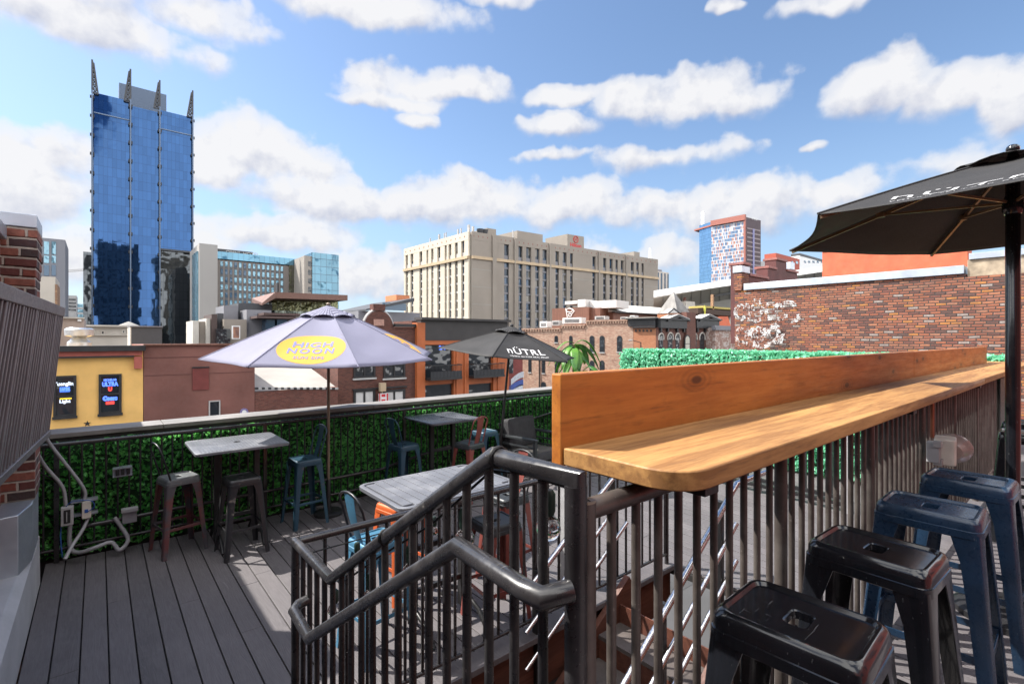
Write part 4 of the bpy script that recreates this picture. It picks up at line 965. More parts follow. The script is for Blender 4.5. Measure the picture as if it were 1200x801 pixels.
# dark glass block left of tower, blue slab right of it
f=YX(270);t=bld('glass_block','narrow dark blue glass block against the left side of the tower',f,97.5,107.2)
mb=MB();f.body(mb,97.5,107.0,G,f.z(102,295),8);mb.build('curtain_wall',B['towerdark'],t)
f=YX(330);t=bld('glass_block','pale blue glass slab squeezed between the tower and the grey hotel',f,226,233)
mb=MB();f.body(mb,226,240,G,f.z(230,292+24),20);mb.build('curtain_wall',glass('pale_blue_glass',(.16,.32,.5),.05,.05,.1,.7,.8,grid=(1.6,3.6,.1)),t)
# grey slab tower on the left
f=YX(190);t=bld('slab_tower','plain grey slab tower with a strip of windows above the louver screen',f,44,77)
mb=MB();f.body(mb,30,76.5,G,f.z(60,279.5),20);mb.build('wall',pm('slate_panel',(.20,.205,.23),.75,0,.06,.1),t)
zr=0
for (xa,xb) in ((51.5,57.5),(60.5,65.5)):
    for (ya,yb) in ((283,298),(299.5,308),(310.5,323)):
        mb=MB();f.box(mb,xa,xb,ya,yb,.12);mb.build('window',B['paleglass'] if ya<305 else B['blueglass'],t)
f=YX(60);t=bld('stucco_building','pale cream stucco building peeking above the louver screen',f,46,67)
mb=MB();f.body(mb,40,65,G,f.z(56,324),6);mb.build('wall',B['stone'],t);mb=MB();f.box(mb,64.6,67.2,333,357,.05,-4);mb.build('side_panel',B['tanbrick'],t)
f=YX(420);t=bld('office_block','small distant grey office block left of the tower',f,79,90)
mb=MB();f.body(mb,79.5,89.8,G,f.z(84,346),20);mb.build('wall',B['concrete'],t)
for y in (350,354,358,362): mb=MB();f.box(mb,80.5,89,y,y+1.6,.3);mb.build('window_band',B['darkglass'],t)
f=YX(500);t=bld('office_block','low distant bluish office block at the foot of the glass tower',f,88,98)
mb=MB();f.body(mb,88,99,G,f.z(92,356),20);mb.build('wall',B['paleglass'],t)
for y in (360,366): mb=MB();f.box(mb,88.5,98,y,y+2,.4);mb.build('floor_slab',B['concrete'],t)
f=YX(600);t=bld('tower_crane','thin distant tower crane boom left of the glass tower',f,78,98,'crane')
mb=MB();a=f.P(78,318.6);b=f.P(98,317.2)
mb.bar(a,b,.5,.5);mb.bar(a+Vector((0,0,1.6)),b+Vector((0,0,1.6)),.4,.4)
for i in range(12): mb.bar(a.lerp(b,i/12),a.lerp(b,(i+1)/12)+Vector((0,0,1.6)),.3,.3)
mb.build('boom',B['concrete'],t)
q=f.P(100,318);MB().box(q.x-1,q.x+1,q.y-1,q.y+1,G,q.z).build('mast',B['concrete'],t)
# ---- pale low roofs behind the yellow building
f=YX(75);t=bld('stone_block','pale limestone low building with small dark windows behind the yellow bar',f,68,160)
mb=MB();f.body(mb,60,152.5,G,f.z(110,382.2),15);mb.build('wall',B['stone'],t)
mb=MB();f.box(mb,60,152.5,380.5,382.5,.5,-.6);f.box(mb,60,152.5,392,393,.25);mb.build('cornice',B['stone'],t)
for xa,xb,ya,yb in ((108,112,387,391),(118,123,387,392),(142.5,147,386,391),(149,152.3,386,391)): window(f,t,xa,xb,ya,yb,.12,B['stone'],B['darkglass'],(),.12)
mb=MB();a,b=f.xy(138),f.xy(166);ztop_=f.z(152,375.5);z0=f.z(152,381)
mb.extr([(a.x,a.y+3,z0),(b.x,b.y+3,z0),((a.x+b.x)/2,a.y+3,ztop_)],(0,10,0));mb.build('gable_roof',B['whiteroof'],t)
f=YX(62);t=bld('stone_penthouse','small pinkish stone rooftop storey left of the glass tower',f,76,100)
mb=MB();f.body(mb,70,98.5,G,f.z(88,373),10);mb.build('wall',pm('pinkish_stone',(.45,.36,.31),.85,0,.1,.4),t)
mb=MB();f.box(mb,69,99,371.5,373.2,.3,-.5);mb.build('cornice',B['stone'],t);mb=MB();f.box(mb,91,95.5,374,376.5,.2);mb.build('vent',B['white'],t)
f=YX(50);t=bld('roof_screen','dark grey rooftop screen box behind the maroon wall',f,152,191,'roof screen')
mb=MB();f.body(mb,154,190,G,f.z(172,383),5);mb.build('screen',B['darkclad'],t);mb=MB();f.body(mb,152.6,153.8,G,f.z(153,383.2),5);mb.build('side',B['stone'],t);mb=MB();f.box(mb,152.4,190.3,381.8,383,.15,-5);mb.build('cap',B['greyclad'],t)
f=YX(36)
q=f.P(93,404);t=thing('exhaust_fan','shiny galvanised exhaust fan on the roof of the yellow bar','roof vent',(q.x,q.y,q.z))
s=dep(q)/F
MB().lathe((q.x,q.y,q.z),[(11*s,-1),(11*s,3*s),(9*s,5*s),(7*s,8*s),(6*s,9*s),(13*s,11*s),(13.5*s,18*s),(11*s,20*s)],14).build('hood',M['galv'],t,smooth=30)
# ---- yellow bar
f=YX(32);t=bld('yellow_bar','ochre yellow bar building with pink and black cornice and two neon windows',f,40,168)
mb=MB();f.body(mb,20,167.6,G,f.z(110,408.5),12);mb.build('wall',B['ochre'],t)
mb=MB();f.box(mb,20,170,405,411.5,.42,-.3);mb.build('cornice',B['blacktrim'],t)
mb=MB();f.box(mb,20,166.5,411.6,417.2,.22);f.box(mb,157,166.5,417.3,431.5,.215);mb.build('frieze',B['pinktrim'],t)
mb=MB();f.box(mb,20,156.8,417.3,419.2,.26);mb.build('moulding',B['blacktrim'],t)
for pa,pb,ya,yb,k in ((62.5,89.5,440,487.5,0),(115.5,142.5,438,484,1)):
    w=window(f,t,pa,pb,ya,yb,.10,B['blacktrim'],B['darkglass'],((.49,'h'),),.09,None)
    mb=MB();f.box(mb,pa-1.2,pb+1.2,yb,yb+2.8,.16);mb.build('sill',B['blacktrim'],w)
    def tx(body,px,py,sz,wd,mt,bold=.01):
        mb=MB();f.text(mb,body,px,py,sz,.022,wd,bold);mb.build('neon_lettering',B[mt],w,fixn=False)
    if k==0:
        tx('Yuengling',76,449.5,.24,.82,'neonwhite');tx('LAGER',76,456,.17,.38,'neonblue',.02);tx('Light',76,470,.2,.4,'neonwhite')
        mb=MB();f.box(mb,70,82,453,459.2,.020);mb.build('neon_badge',emis('neon_badge_blue',(.05,.16,.7),.5),w);mb=MB();f.box(mb,70,84,466,467.5,.021);mb.build('neon_line',B['neonyellow'],w)
    else:
        tx('MICHELOB',129,445,.14,.5,'neonblue');tx('ULTRA',129,450,.27,.64,'neonblue',.02);tx('U',129,455.8,.26,.16,'neonred',.02)
        tx('Coors',129,466.5,.27,.58,'neonblue',.03);mb=MB();f.box(mb,124,134,470,473.5,.022);mb.build('neon_badge',B['neonred'],w)
q=f.P(102.3,496,.02);mb=MB();R_=.145
mb.extr([(q.x+(R_ if i%2==0 else R_*.42)*math.sin(math.pi*i/5),q.y,q.z+(R_ if i%2==0 else R_*.42)*math.cos(math.pi*i/5)) for i in range(10)],(0,.03,0));mb.build('wall_star',B['blacktrim'],t)
# ---- maroon wall
t=bld('maroon_building','plain maroon stucco building between the yellow bar and the brick annex',f,168,299)
mb=MB();f.body(mb,168.2,298.5,G,f.z(230,404.5),12);mb.build('wall',B['maroonwall'],t);mb=MB();f.box(mb,168.2,299,402.6,404.4,.15,-.3);mb.build('coping',B['brownmetal'],t)
mb=MB();f.box(mb,225.5,244.5,431,456.5,.06);mb.build('board_panel',B['redbrown'],t);mb=MB();f.box(mb,225,245,429.5,430.9,.1);mb.build('panel_cap',B['blacktrim'],t)
w=window(f,t,244.5,258,469,492,.06,B['concrete'],B['darkglass'],(),.07)
q=f.P(286,482.5,.05);mb=MB();mb.extr([(q.x+.22*math.cos(a*.2618),q.y,q.z+.22*math.sin(a*.2618)) for a in range(24)],(0,.05,0));sg=mb.build('round_sign',pm('sign_blue',(.10,.08,.25),.4,col2=(.35,.3,.5),scale=8),t,bevel=.01)
mb=MB();mb.extr([(q.x+.12*math.cos(a*.2618),q.y-.012,q.z+.12*math.sin(a*.2618)) for a in range(24)],(0,.01,0));mb.build('sign_centre',B['white'],sg)
mb=MB();f.box(mb,169,297,417.5,418.1,.02);f.box(mb,169,297,437.5,437.9,.018);mb.build('render_joint',pm('joint_maroon',(.11,.045,.04),.9),t)
# ---- brick annex
t=bld('brick_annex','low brick annex with checkered coping below the white umbrella',f,299,396)
mb=MB();f.body(mb,299,396,G,f.z(347,456.2),5.6);mb.build('front_wall',B['redbrick'],t)
a=f.xy(299.2);b=f.xy(396);c0=f.z(347,455)
mb=MB();mb.add([(a.x,a.y+.3,c0-.1),(b.x,b.y+.3,c0-.1),(b.x,b.y+6,c0+1.05),(a.x,a.y+6,c0+1.05),(a.x,a.y+.3,c0-.25),(b.x,b.y+.3,c0-.25),(b.x,b.y+6,c0+.9),(a.x,a.y+6,c0+.9)],[(0,1,2,3),(7,6,5,4),(0,4,5,1),(1,5,6,2),(2,6,7,3),(3,7,4,0)]);mb.build('roof',B['roofgrey'],t)
mw=MB();mk2=MB();n=26
for i in range(n): f.box(mw if i%2 else mk2,299+97*i/n,299+97*(i+1)/n-.02,453.8,456.0,.07,-.25)
mw.build('pale_coping_blocks',B['concrete'],t);mk2.build('dark_coping_blocks',B['blacktrim'],t)
f3=YX(38.4);mb=MB();f3.body(mb,299,398,G,f3.z(347,420),3);mb.build('rear_wall',B['tanbrick'],t)
f=YX(33)
# ---- brown brick building with arched gable
t=bld('arched_brick_building','brown brick building with round arched gable and paired windows behind the white umbrella',f,396,486)
zr_=f.z(440,383);mb=MB();f.body(mb,396,491,G,zr_,12);mb.build('wall',B['brownbrick'],t)
q=f.xy(444);zc=f.z(444,384);Rg=16.5*dep(q)/F/abs(f.d.dot(Vector(RT)))*1.0
Rg=abs((f.xy(461.5)-f.xy(427)).x)/2;q=(f.xy(461.5)+f.xy(427))/2;Rz=f.z(444,362)-zc
arc=[(q.x+Rg*math.cos(math.pi*i/18),q.y+.05,zc-.1+Rz*math.sin(math.pi*i/18)) for i in range(19)]
MB().extr(arc,(0,.6,0)).build('arched_gable',B['brownbrick'],t)
mb=MB();mb.tube([(p[0],p[1]+.2,p[2]+.03) for p in arc],.14,6).build('gable_coping',B['concrete'],t,smooth=50)
mb=MB();f.box(mb,438,450,374,381.5,.02,-.3);mb.build('gable_plaque',pm('pink_stone',(.42,.24,.19),.8),t)
MB().box(q.x-.45,q.x+.45,q.y,q.y+.6,zc+Rz-.1,zc+Rz+.35).build('gable_cap',B['brownbrick'],t)
mb=MB();f.box(mb,462,490,379.5,383,.18,-.3);f.box(mb,396,427,381,383.2,.15,-.3);mb.build('coping',B['blacktrim'],t)
for pa,pb in ((414,439.5),(449,474.5)):
    window(f,t,pa,pb,425.5,442.5,.14,B['blacktrim'],B['darkglass'],((.5,'v'),),.08,B['concrete'])
    w=window(f,t,pa,pb,456,480,.16,B['blacktrim'],pm('white_blind',(.55,.54,.53),.7,0,.08,3),((.5,'v'),),.08)
mb=MB();f.box(mb,413,476,453.6,455.4,.12);mb.build('lintel',B['blacktrim'],t)
q=f.P(446,453,.3);w=MB().obox(q,(.22,.16,.3)).bar(q-Vector((0,0,.3)),q-Vector((0,-.3,1.0)),.08,.08).build('wall_lantern',B['tanband'],t,bevel=.02)
mb=MB();f.box(mb,441.5,452.5,460,478,.35,.30);ba=mb.build('banner',pm('banner_white',(.7,.68,.68),.8),t)
mb=MB();f.box(mb,441.8,443,460.2,478,.36,.352);f.box(mb,450.6,452.2,460.2,478,.36,.352)
for y in (461,467,473): f.box(mb,444.5,449,y,y+3.2,.361,.352)
mb.build('banner_stripes',pm('banner_red',(.55,.03,.04),.8),ba)
# ---- orange building with balconies
t=bld('balcony_building','burnt orange building with two black balconies behind the black umbrella',f,486,594)
mb=MB();f.body(mb,486.2,593.5,G,f.z(540,377),12,.45);mb.build('wall',B['brownbrick'],t)
mb=MB();f.box(mb,491,592,375.5,398.5,.3,-.45);f.box(mb,490,594,373.4,376,.6,-.6);mb.build('cornice',pm('charcoal_cornice',(.04,.036,.036),.6,0,.2,1),t)
mb=MB();f.box(mb,486.4,495.8,378,520,.32,-.46);f.box(mb,529.5,547,403.6,520,.28,-.46);f.box(mb,575.5,593.6,403.6,520,.32,-.46);f.box(mb,496,593.6,398.6,403.4,.25,-.46);mb.build('pilasters',B['orangetimber'],t)
mb=MB();f.box(mb,496,529.4,442,450,.18,-.46);mb.build('spandrel',B['orangetimber'],t);mb=MB();f.box(mb,547.2,575.4,440.5,449,.18,-.46);mb.build('spandrel',B['orangetimber'],t)
mb=MB();f.box(mb,532,534.5,403.8,520,.36,.285);f.box(mb,541.5,543.5,403.8,520,.36,.285);f.box(mb,580,582,403.8,520,.4,.325);mb.build('pilaster_ribs',B['orangetimber'],t)
for pa,pb,ya,yb,bars in ((496.5,529,404,442,((.25,'v'),(.5,'v'),(.75,'v'),(.6,'h'))),(547.5,575,404,441,((.33,'v'),(.66,'v'),(.6,'h')))):
    w=window(f,t,pa,pb,ya,yb,.14,B['blacktrim'],B['darkglass'],bars,-.05,name='balcony_door')
for pa,pb,ya,yb,bars in ((496.5,529,450.2,475,((.5,'v'),(.7,'h'))),(547.5,575,449.2,475,((.5,'v'),(.78,'h')))):
    window(f,t,pa,pb,ya,yb,.14,B['blacktrim'],B['darkglass'],bars,-.05,name='shop_window')
# things seen inside the rooms
f4=YX(34.4)
mb=MB();f.text(mb,'BAR',519,407.3,.42,.04,.8,.02);mb.build('neon_lettering',B['neonblue'],t,fixn=False)
for pa,pb,ya,yb in ((497,533.5,426.5,443.2),(547,583,425,440.5)):
    m_=(pa+pb)/2;z0,z1=f.z(m_,yb),f.z(m_,ya);b_=MB();f.boxz(b_,pa,pb,z0-.05,z0+.12,1.0,-.4);bo=b_.build('balcony',B['blacktrim'],t)
    mb=MB();f.boxz(mb,pa,pb,z1-.07,z1,1.0,.93);f.boxz(mb,pa,pa+.7,z1-.069,z1-.001,.93,.0);f.boxz(mb,pb-.7,pb,z1-.069,z1-.001,.93,.0)
    n=22
    for i in range(n+1):
        k=pa+(pb-pa-.6)*i/n;f.boxz(mb,k,k+.22,z0+.12,z1-.07,.98,.95)
    mb.build('balcony_rail',B['blacktrim'],bo)
    f.boxz(mb:=MB(),pa+.5,pb-.5,z0+.12,z0+(z1-z0)*.55,.945,.93);mb.build('balcony_screen',B['darkclad'],bo)
# ---- mural corner
t=bld('mural_wall','narrow dark red brick wall with a blue and white painted mural under the black umbrella',f,594,613)
mb=MB();f.body(mb,594,612.5,G,f.z(603,403),8);mb.build('wall',pm('red_wall_paint',(.20,.05,.045),.8,0,.25,.8),t)
mb=MB();f.box(mb,596,601,408,437,.05);mb.build('window',B['darkglass'],t)
mb=MB();mbw=MB()
for i in range(4):
    a0=[(597+i*.5+k*15/8*(1), 470-i*7.5-9*math.sin(k/8*1.5)*(1 if i%2 else .8)) for k in range(9)]
    pts=[f.P(x,y,.03) for x,y in a0];up=Vector((0,0,.26))
    for p,q in zip(pts,pts[1:]): (mb if i%2==0 else mbw).add([p-up,q-up,q+up,p+up],[(0,1,2,3)])
mbw.build('mural_white',pm('mural_white_paint',(.5,.52,.56),.8),t,fixn=False);mb.build('mural_blue',pm('mural_blue_paint',(.06,.10,.32),.8),t,fixn=False)
mb=MB();f.box(mb,594,597,452,470,.25);mb.build('mural_sign',B['neonblue'] if False else pm('sign_navy',(.05,.06,.16),.5),t)
# ---- grey building with wing roof behind arch
f=YX(70);t=bld('wing_roof_hall','grey hall with a thin winged roof and orange rooftop box behind the arched gable',f,425,477)
mb=MB();f.body(mb,420,492,G,f.z(450,365),20);mb.build('wall',B['greyclad'],t)
a,b=f.xy(424),f.xy(480);mb=MB();za,zb=f.z(424,362.5),f.z(480,350.5)
mb.add([(a.x,a.y-1.5,za-.25),(b.x,b.y-1.5,zb-.45),(b.x,b.y+14,zb-.45),(a.x,a.y+14,za-.25),(a.x,a.y-1.5,za),(b.x,b.y-1.5,zb+.1),(b.x,b.y+14,zb+.1),(a.x,a.y+14,za)],[(3,2,1,0),(4,5,6,7),(0,1,5,4),(1,2,6,5),(2,3,7,6),(3,0,4,7)]);mb.build('wing_roof',B['darkclad'],t)
mb=MB();f.box(mb,448,475,355,363.5,.3);mb.build('window_band',B['blueglass'],t)
f5=YX(74);mb=MB();f5.body(mb,464.5,480,f5.z(470,352),f5.z(470,345.5),4);mb.build('orange_box',pm('orange_panel',(.55,.2,.09),.7),t)
# ---- dark modern hall in front of the grey hotel
f=YX(95);t=bld('modern_hall','dark grey modern hall with sweeping copper winged roof and glass wall above the white umbrella',f,228,400)
def part(nm,pa,pb,yt,Y,dp,mat,yb=None):
    g=YX(Y);mb=MB();g.body(mb,pa,pb,G if yb is None else g.z((pa+pb)/2,yb),g.z((pa+pb)/2,yt),dp);return mb.build(nm,mat,t)
part('pale_wing',226,233,375.5,96,8,B['stone']);part('pale_wing',233.3,241.5,376.5,96.5,8,B['greyprecast']);part('pale_fin',241.8,246.5,373,95.5,8,B['stone'])
part('brown_fin',248,254.5,368,95,8,pm('dark_brown_panel',(.07,.045,.04),.6));part('dark_block',254.8,262,367,97,8,B['darkclad'])
part('grey_block',262.3,279,358,100,8,B['greyclad']);part('tall_block',279.3,319,355.5,102,10,B['darkclad']);part('grey_wall',289,318,363,96,5,B['greyclad']);part('glass_low',254,270,385,94,4,B['darkglass'])
part('lower_wall',262.5,289,374,95,5,B['greyprecast']);part('dark_base',318.2,420,372,97,8,B['darkclad'])
part('curved_canopy',301,352,370.5,91,5.5,pm('brown_canopy',(.085,.05,.045),.6),373.2);part('canopy_upper',309,352,366.8,91.8,5,pm('brown_canopy_upper',(.085,.05,.045),.6),369.5)
g=YX(92);mb=MB()
for pa,pb in ((312,322),(324.5,336)): g.box(mb:=MB(),pa,pb,374.5,388,.1,-3);mb.build('window',B['blueglass'],t)
part('glass_wall',318.2,396,349,104,8,glass('green_gold_glass',(.16,.17,.06),.12,.4,.5,.3,.7,grid=(1.1,30,.14),gcol=(.05,.05,.03)),365)
part('glass_wall_lower',322,396,364.8,103,8,glass('pale_green_glass',(.2,.24,.2),.15,.4,.5,.3,.7,grid=(1.1,30,.14),gcol=(.05,.05,.03)),373)
g=YX(100);a,b,c=g.xy(304),g.xy(316),g.xy(398.5)
mb=MB();z0,z1,z2=g.z(304,357.5),g.z(316,344.5),g.z(398,347.5)
mb.add([(a.x,a.y-2,z0-.1),(b.x,b.y-4,z1-1.0),(c.x,c.y-4,z2-1.0),(c.x,c.y+14,z2-.8),(b.x,b.y+14,z1-.8),(a.x,a.y-2,z0+.3),(b.x,b.y-4,z1+.1),(c.x,c.y-4,z2+.05),(c.x,c.y+14,z2+.1),(b.x,b.y+14,z1+.1)],[(0,1,4),(1,2,3,4),(5,6,9),(6,7,8,9),(0,5,6,1),(1,6,7,2),(2,7,8,3),(3,8,9,4),(4,9,5,0)]);mb.build('wing_roof',pm('copper_brown_roof',(.16,.085,.065),.5,.2,.15,.3),t)
mb=MB();g.box(mb,325,327,331,345,0,-1);mb.build('roof_mast',B['blacktrim'],t)
g=YX(92);q=g.P(276,388);w=MB();g.box(w,271.5,281,381.5,397,.3,.1);sg=w.build('poster_frame',B['white'],t);mb=MB();g.box(mb,272.8,279.8,382.7,396,.33,.305);mb.build('poster',pm('poster_print',(.05,.03,.05),.4,col2=(.5,.25,.15),scale=.9),sg)
# ---- grey hotel with glass tower
f=YX(230);t=bld('grey_hotel','wide grey hotel with blue window grid and glass corner tower beside the skyscraper',f,233,397,'hotel')
zt_=f.z(300,302.5)
mb=MB();f.body(mb,254.3,358,G,f.z(300,308),22);mb.build('wall',pm('hotel_grey_brown',(.205,.18,.165),.8,0,.06,.05),t)
mb=MB();f.body(mb,232.8,254.2,G,f.z(243,286.5),26,-1.5);mb.build('end_slab',pm('hotel_pale_slab',(.34,.325,.31),.85,0,.05,.05),t)
mb=MB();f.box(mb,231,233,294,420,-.5,-14);mb.build('glass_side',B['paleglass'],t)
mb=MB();f.box(mb,254.5,357,299.5,307.5,.4,-12);mb.build('glass_band',glass('hotel_band_glass',(.10,.24,.34),.06,.1,.3,.6,.8,grid=(2,40,.1)),t)
mb=MB();f.box(mb,255,297,292.8,299.3,-1,-10);sg=mb.build('sign_parapet',B['darkclad'],t)
mb=MB();f.text(mb,'OMNI  HOTEL',285,297,2.2,-.9,12.5,.03);mb.build('lettering',B['concrete'],sg,fixn=False)
cols=[259.8+(346.5-259.8)*i/16*(1-.0) for i in range(17)];n=0;rest=MB()
rowsy=[];zr=[f.z(300,309.5)-3.15*i for i in range(15)]
for i,cx_ in enumerate(cols[:14]):
    for j,z in enumerate(zr):
        w=1.35
        mm=[B['paleglass'],B['blueglass']][1 if RND.random()<.3 else 0]
        mb=MB() if n<100 else rest
        f.boxz(mb,cx_-w,cx_+w,z-2.0,z,.15,-.05)
        if n<100: mb.build('window',mm,t)
        n+=1
rest.build('windows',B['paleglass'],t,kind='stuff')
mb=MB()
for i,cx_ in enumerate(cols[:14]): f.boxz(mb,cx_-1.75,cx_+1.75,G,f.z(300,309),.06,-.05)
mb.build('window_bays',pm('hotel_bay_panel',(.09,.10,.11),.6),t)
mb=MB();f.box(mb,338.5,357,309.8,380,.35,-.3);mb.build('stair_glass',glass('olive_glass',(.10,.10,.06),.1,.4,.3,.3,.7,grid=(2.4,3.2,.5),gcol=(.11,.10,.085)),t)
f6=YX(215);a=f6.xy(366);b=f6.xy(397)
mb=MB();mb.prism([tuple(a),tuple(b),(b.x,b.y+22),(a.x,a.y+22)],G,f6.z(380,297)).build('corner_tower',glass('corner_tower_glass',(.10,.22,.30),.05,.35,.12,.6,.9,grid=(2.4,3.3,.14)),t)
mb=MB();f6.body(mb,357,365.8,G,f6.z(361,299.5),20,.5);mb.build('tower_core',pm('hotel_core',(.32,.29,.26),.8),t)
mb=MB()
for i in range(17): f6.boxz(mb,361.5,365.5,f6.z(363,306)-3.6*i-2.1,f6.z(363,306)-3.6*i,-.4,-.6)
mb.build('core_windows',B['darkglass'],t)
# ---- big cream hotel
D0=190.;C0=Vector(plan(551.3,D0));CL=Vector(plan(475.4,D0*124/103.7));CR_=Vector(plan(769.3,D0*124/91.6))
H0=zat(273,D0);t=thing('cream_hotel','large cream concrete hotel with dark window strips and a rooftop sign box','hotel',(C0.x,C0.y,G))
back=CL+(CR_-C0)
MB().prism([tuple(C0),tuple(CR_),tuple(back),tuple(CL)],G,H0-.5).build('core',glass('hotel_room_glass',(.022,.035,.055),.08,.1,.4,.1,.7,grid=(1.15,3.35,.10),gcol=(.03,.03,.03),curt=(.80,(.16,.15,.13),.30,(.03,.07,.13))),t)
fl=Fac(CL,C0);fr=Fac(C0,CR_)
zb0,zb1=zat(303.2,D0),zat(299.8,D0)   # tan band
def strips(fac,pa,pb,wins,wall,blank=()):
    # wall piers between dark strips; every pier stands proud of the glass
    edges=[pa]+[e for w in wins for e in w]+[pb]
    for k in range(0,len(edges),2):
        a,b=edges[k],edges[k+1]
        if b-a<.1: continue
        mb=MB();fac.boxz(mb,a,b,G,zb0-.05,.9);fac.boxz(mb,a,b,zb1+.05,H0-2.6,.9);mb.build('pier',wall,t)
    mb=MB();fac.boxz(mb,pa,pb,H0-2.6,H0+.5,.95);mb.build('parapet',wall,t)
    mb=MB();fac.boxz(mb,pa,pb,zb0,zb1,1.5);mb.build('cornice_band',B['tanband'],t)
    zs=zb0-2.6
    while zs>2: mb=MB();fac.boxz(mb,pa+.2,pb-.2,zs,zs+.75,.35);mb.build('floor_band',B['greyclad'] if wall is not B['cream'] else B['concrete'],t);zs-=3.35  # bands too are coloured for sun and shade: pale left, grey right
    mb=MB();fac.boxz(mb,pa+.2,pb-.2,H0-9.2,H0-7.,.4);mb.build('floor_band',B['greyclad'] if wall is not B['cream'] else B['concrete'],t)
    mb=MB();k=pa+2
    while k<pb-1: fac.boxz(mb,k,k+.7,H0-1.4,H0-.8,1.0);k+=5.3
    mb.build('tile_accents',B['redtile'],t)
wl=[(477.4,480),(483.1,486.4),(493.6,496.8),(501.8,504),(507.3,510),(514.6,518.1),(523.2,525.6),(527.8,531),(535.1,538.5),(542.7,546.3)]
strips(fl,475.4,551.2,wl,B['cream'])
wr=[(589.3,595),(606,610.8),(615,621),(625.6,630.6),(634.2,639.6),(649.2,653.4),(657.7,662.5),(666.6,669.8),(692.6,696.3),(705.2,708.8),(712.8,716.3),(719.8,722.6),(726,729),(737.7,741.2),(744.2,747),(750.3,752.8)]
strips(fr,551.5,769.3,wr,B['greyprecast'])
for a,b in ((575,588),(600.5,604),(641.5,646.5),(699,703),(731,735)): mb=MB();fr.boxz(mb,a,a+(b-a)*.35,G,H0+.3,1.6,.96);mb.build('wall_fin',B['greyprecast'],t)
mb=MB()
for a,b in ((552,575),(671.5,691.5),(754,769)):
    z=zb0-4
    while z>0: fr.boxz(mb,a,b,z,z+.18,.94,.9);z-=6.7
mb.build('panel_joints',B['soffit'],t)
def rbox(nm,pc,pr_,yt,px_left,mat,dy=3.):
    # roof box whose lit side runs back from the photo's corner column
    a=fr.xy(pc)-fr.n*4;b=fr.xy(pr_)-fr.n*4;dpt=(CL-C0).normalized()
    L=14
    mb=MB();mb.prism([tuple(a),tuple(b),tuple(b+dpt*L),tuple(a+dpt*L)],H0-2,zat(yt,dep(a)));return mb.build(nm,mat,t),a,b
bx=[rbox('roof_plant_room',613,643,270,595,B['greyprecast']),rbox('stair_tower',577.5,588,267,575,B['greyprecast']),rbox('end_plant_room',750.5,757,294.5,740,B['greyprecast'])]
o,a,b=rbox('sign_box',672,691.5,274,654,B['greyprecast'])
e=(b-a).normalized();mid=(a+b)/2+fr.n*.06;zt_=zat(274,dep(a));s_=dep(mid)/F
mb=MB();put_text(mb,'Hilton',2.5,(mid.x,mid.y,zt_-4.7),(e.x,e.y,0),(0,0,1),.10,1,7.0);mb.build('sign_lettering',pm('sign_red',(.50,.03,.03),.5),o,fixn=False)
cz=zt_-1.9;rg=[(1.45,1.2)]
pts=[Vector((mid.x,mid.y,cz))+Vector((e.x,e.y,0))*1.45*math.cos(k*.2618)+Vector((0,0,1.45))*math.sin(k*.2618) for k in range(25)]
mb=MB();mb.tube(pts,.2,5)
put_text(mb,'H',2.1,(mid.x,mid.y,cz),(e.x,e.y,0),(0,0,1),.05);mb.build('sign_emblem',pm('sign_red_emblem',(.50,.03,.03),.5),o,fixn=False)
for px,y0,y1,w in ((510,274.5,285,.5),(516,273,282,.25),(518,272,282,.25),(532,268.5,277,.4),(535.5,267.5,276,.3),(544.5,263.5,273,.6),(553,266.5,273,.45),(557.5,265.3,272.5,.55),(604.5,270,280,.2),(499.5,279,288,.3)):
    q=fl.xy(min(px,549))-fl.n*2 if px<551 else fr.xy(px)-fr.n*2
    MB().box(q.x-w*.7,q.x+w*.7,q.y-w*.7,q.y+w*.7,H0-1,zat(y0,dep(q))).build('antenna',B['concrete'],t)
for px in (566,571): q=fr.xy(px)-fr.n*2;MB().lathe((q.x,q.y,H0),[(.2,-1),(1.2,1.2),(1.5,2.6),(.3,2.2)],10).build('dish',B['darkclad'],t,smooth=40)
q=fr.xy(765.5)-fr.n*2;MB().lathe((q.x,q.y,H0-1),[(.9,0),(.9,3),(.5,6.4),(.5,7.6)],8).build('white_flue',B['white'],t,smooth=40)
# small white tower beyond the cream hotel
f=YX(420);t=bld('far_tower','small pale blue and white tower just right of the cream hotel',f,770,784)
mb=MB();f.body(mb,769,783.8,G,f.z(777,318.5),16);mb.build('wall',B['stone'],t)
for pa,pb in ((770.2,772),(774.3,776),(778.5,780),(782.2,783.5)): mb=MB();f.boxz(mb,pa,pb,G,f.z(777,320),.3);mb.build('window_strip',B['blueglass'],t)
mb=MB();f.body(mb,771,777,f.z(777,319),f.z(774,315.5),8,2);mb.build('plant_room',B['greyclad'],t)
# ---- arena with curved white roof
t=bld('curved_roof_arena','huge hall with a sweeping curved white roof edge behind the brick rooftops',YX(140),770,960,'arena')
N=22;edge=[]
for i in range(N+1):
    px=766+ (1010-766)*i/N;u=(px-766)/(1010-766)
    y=339.5-44*u+9*u*u+ (2.0*math.sin(u*3.1));D=118
    q=plan(px,D+26*u);edge.append(Vector((q[0],q[1],zat(y,D+26*u))))
back_=Vector((FW[0],FW[1],0))
lo=[[p+Vector((0,0,.0)) for p in edge],[p-Vector((0,0,1.55)) for p in edge]]
prof=[]
bk_=lambda p:Vector((p.x,p.y,0)).normalized()
for p in edge:
    back_=bk_(p);prof.append([p+back_*2.2,p-Vector((0,0,1.75)),p-Vector((0,0,1.75))+back_*34-Vector((0,0,5)),p+back_*60+Vector((0,0,1.2))])
MB().loft(prof,True,True).build('roof_shell',B['whiteroof'],t,smooth=35)
pr2=[]
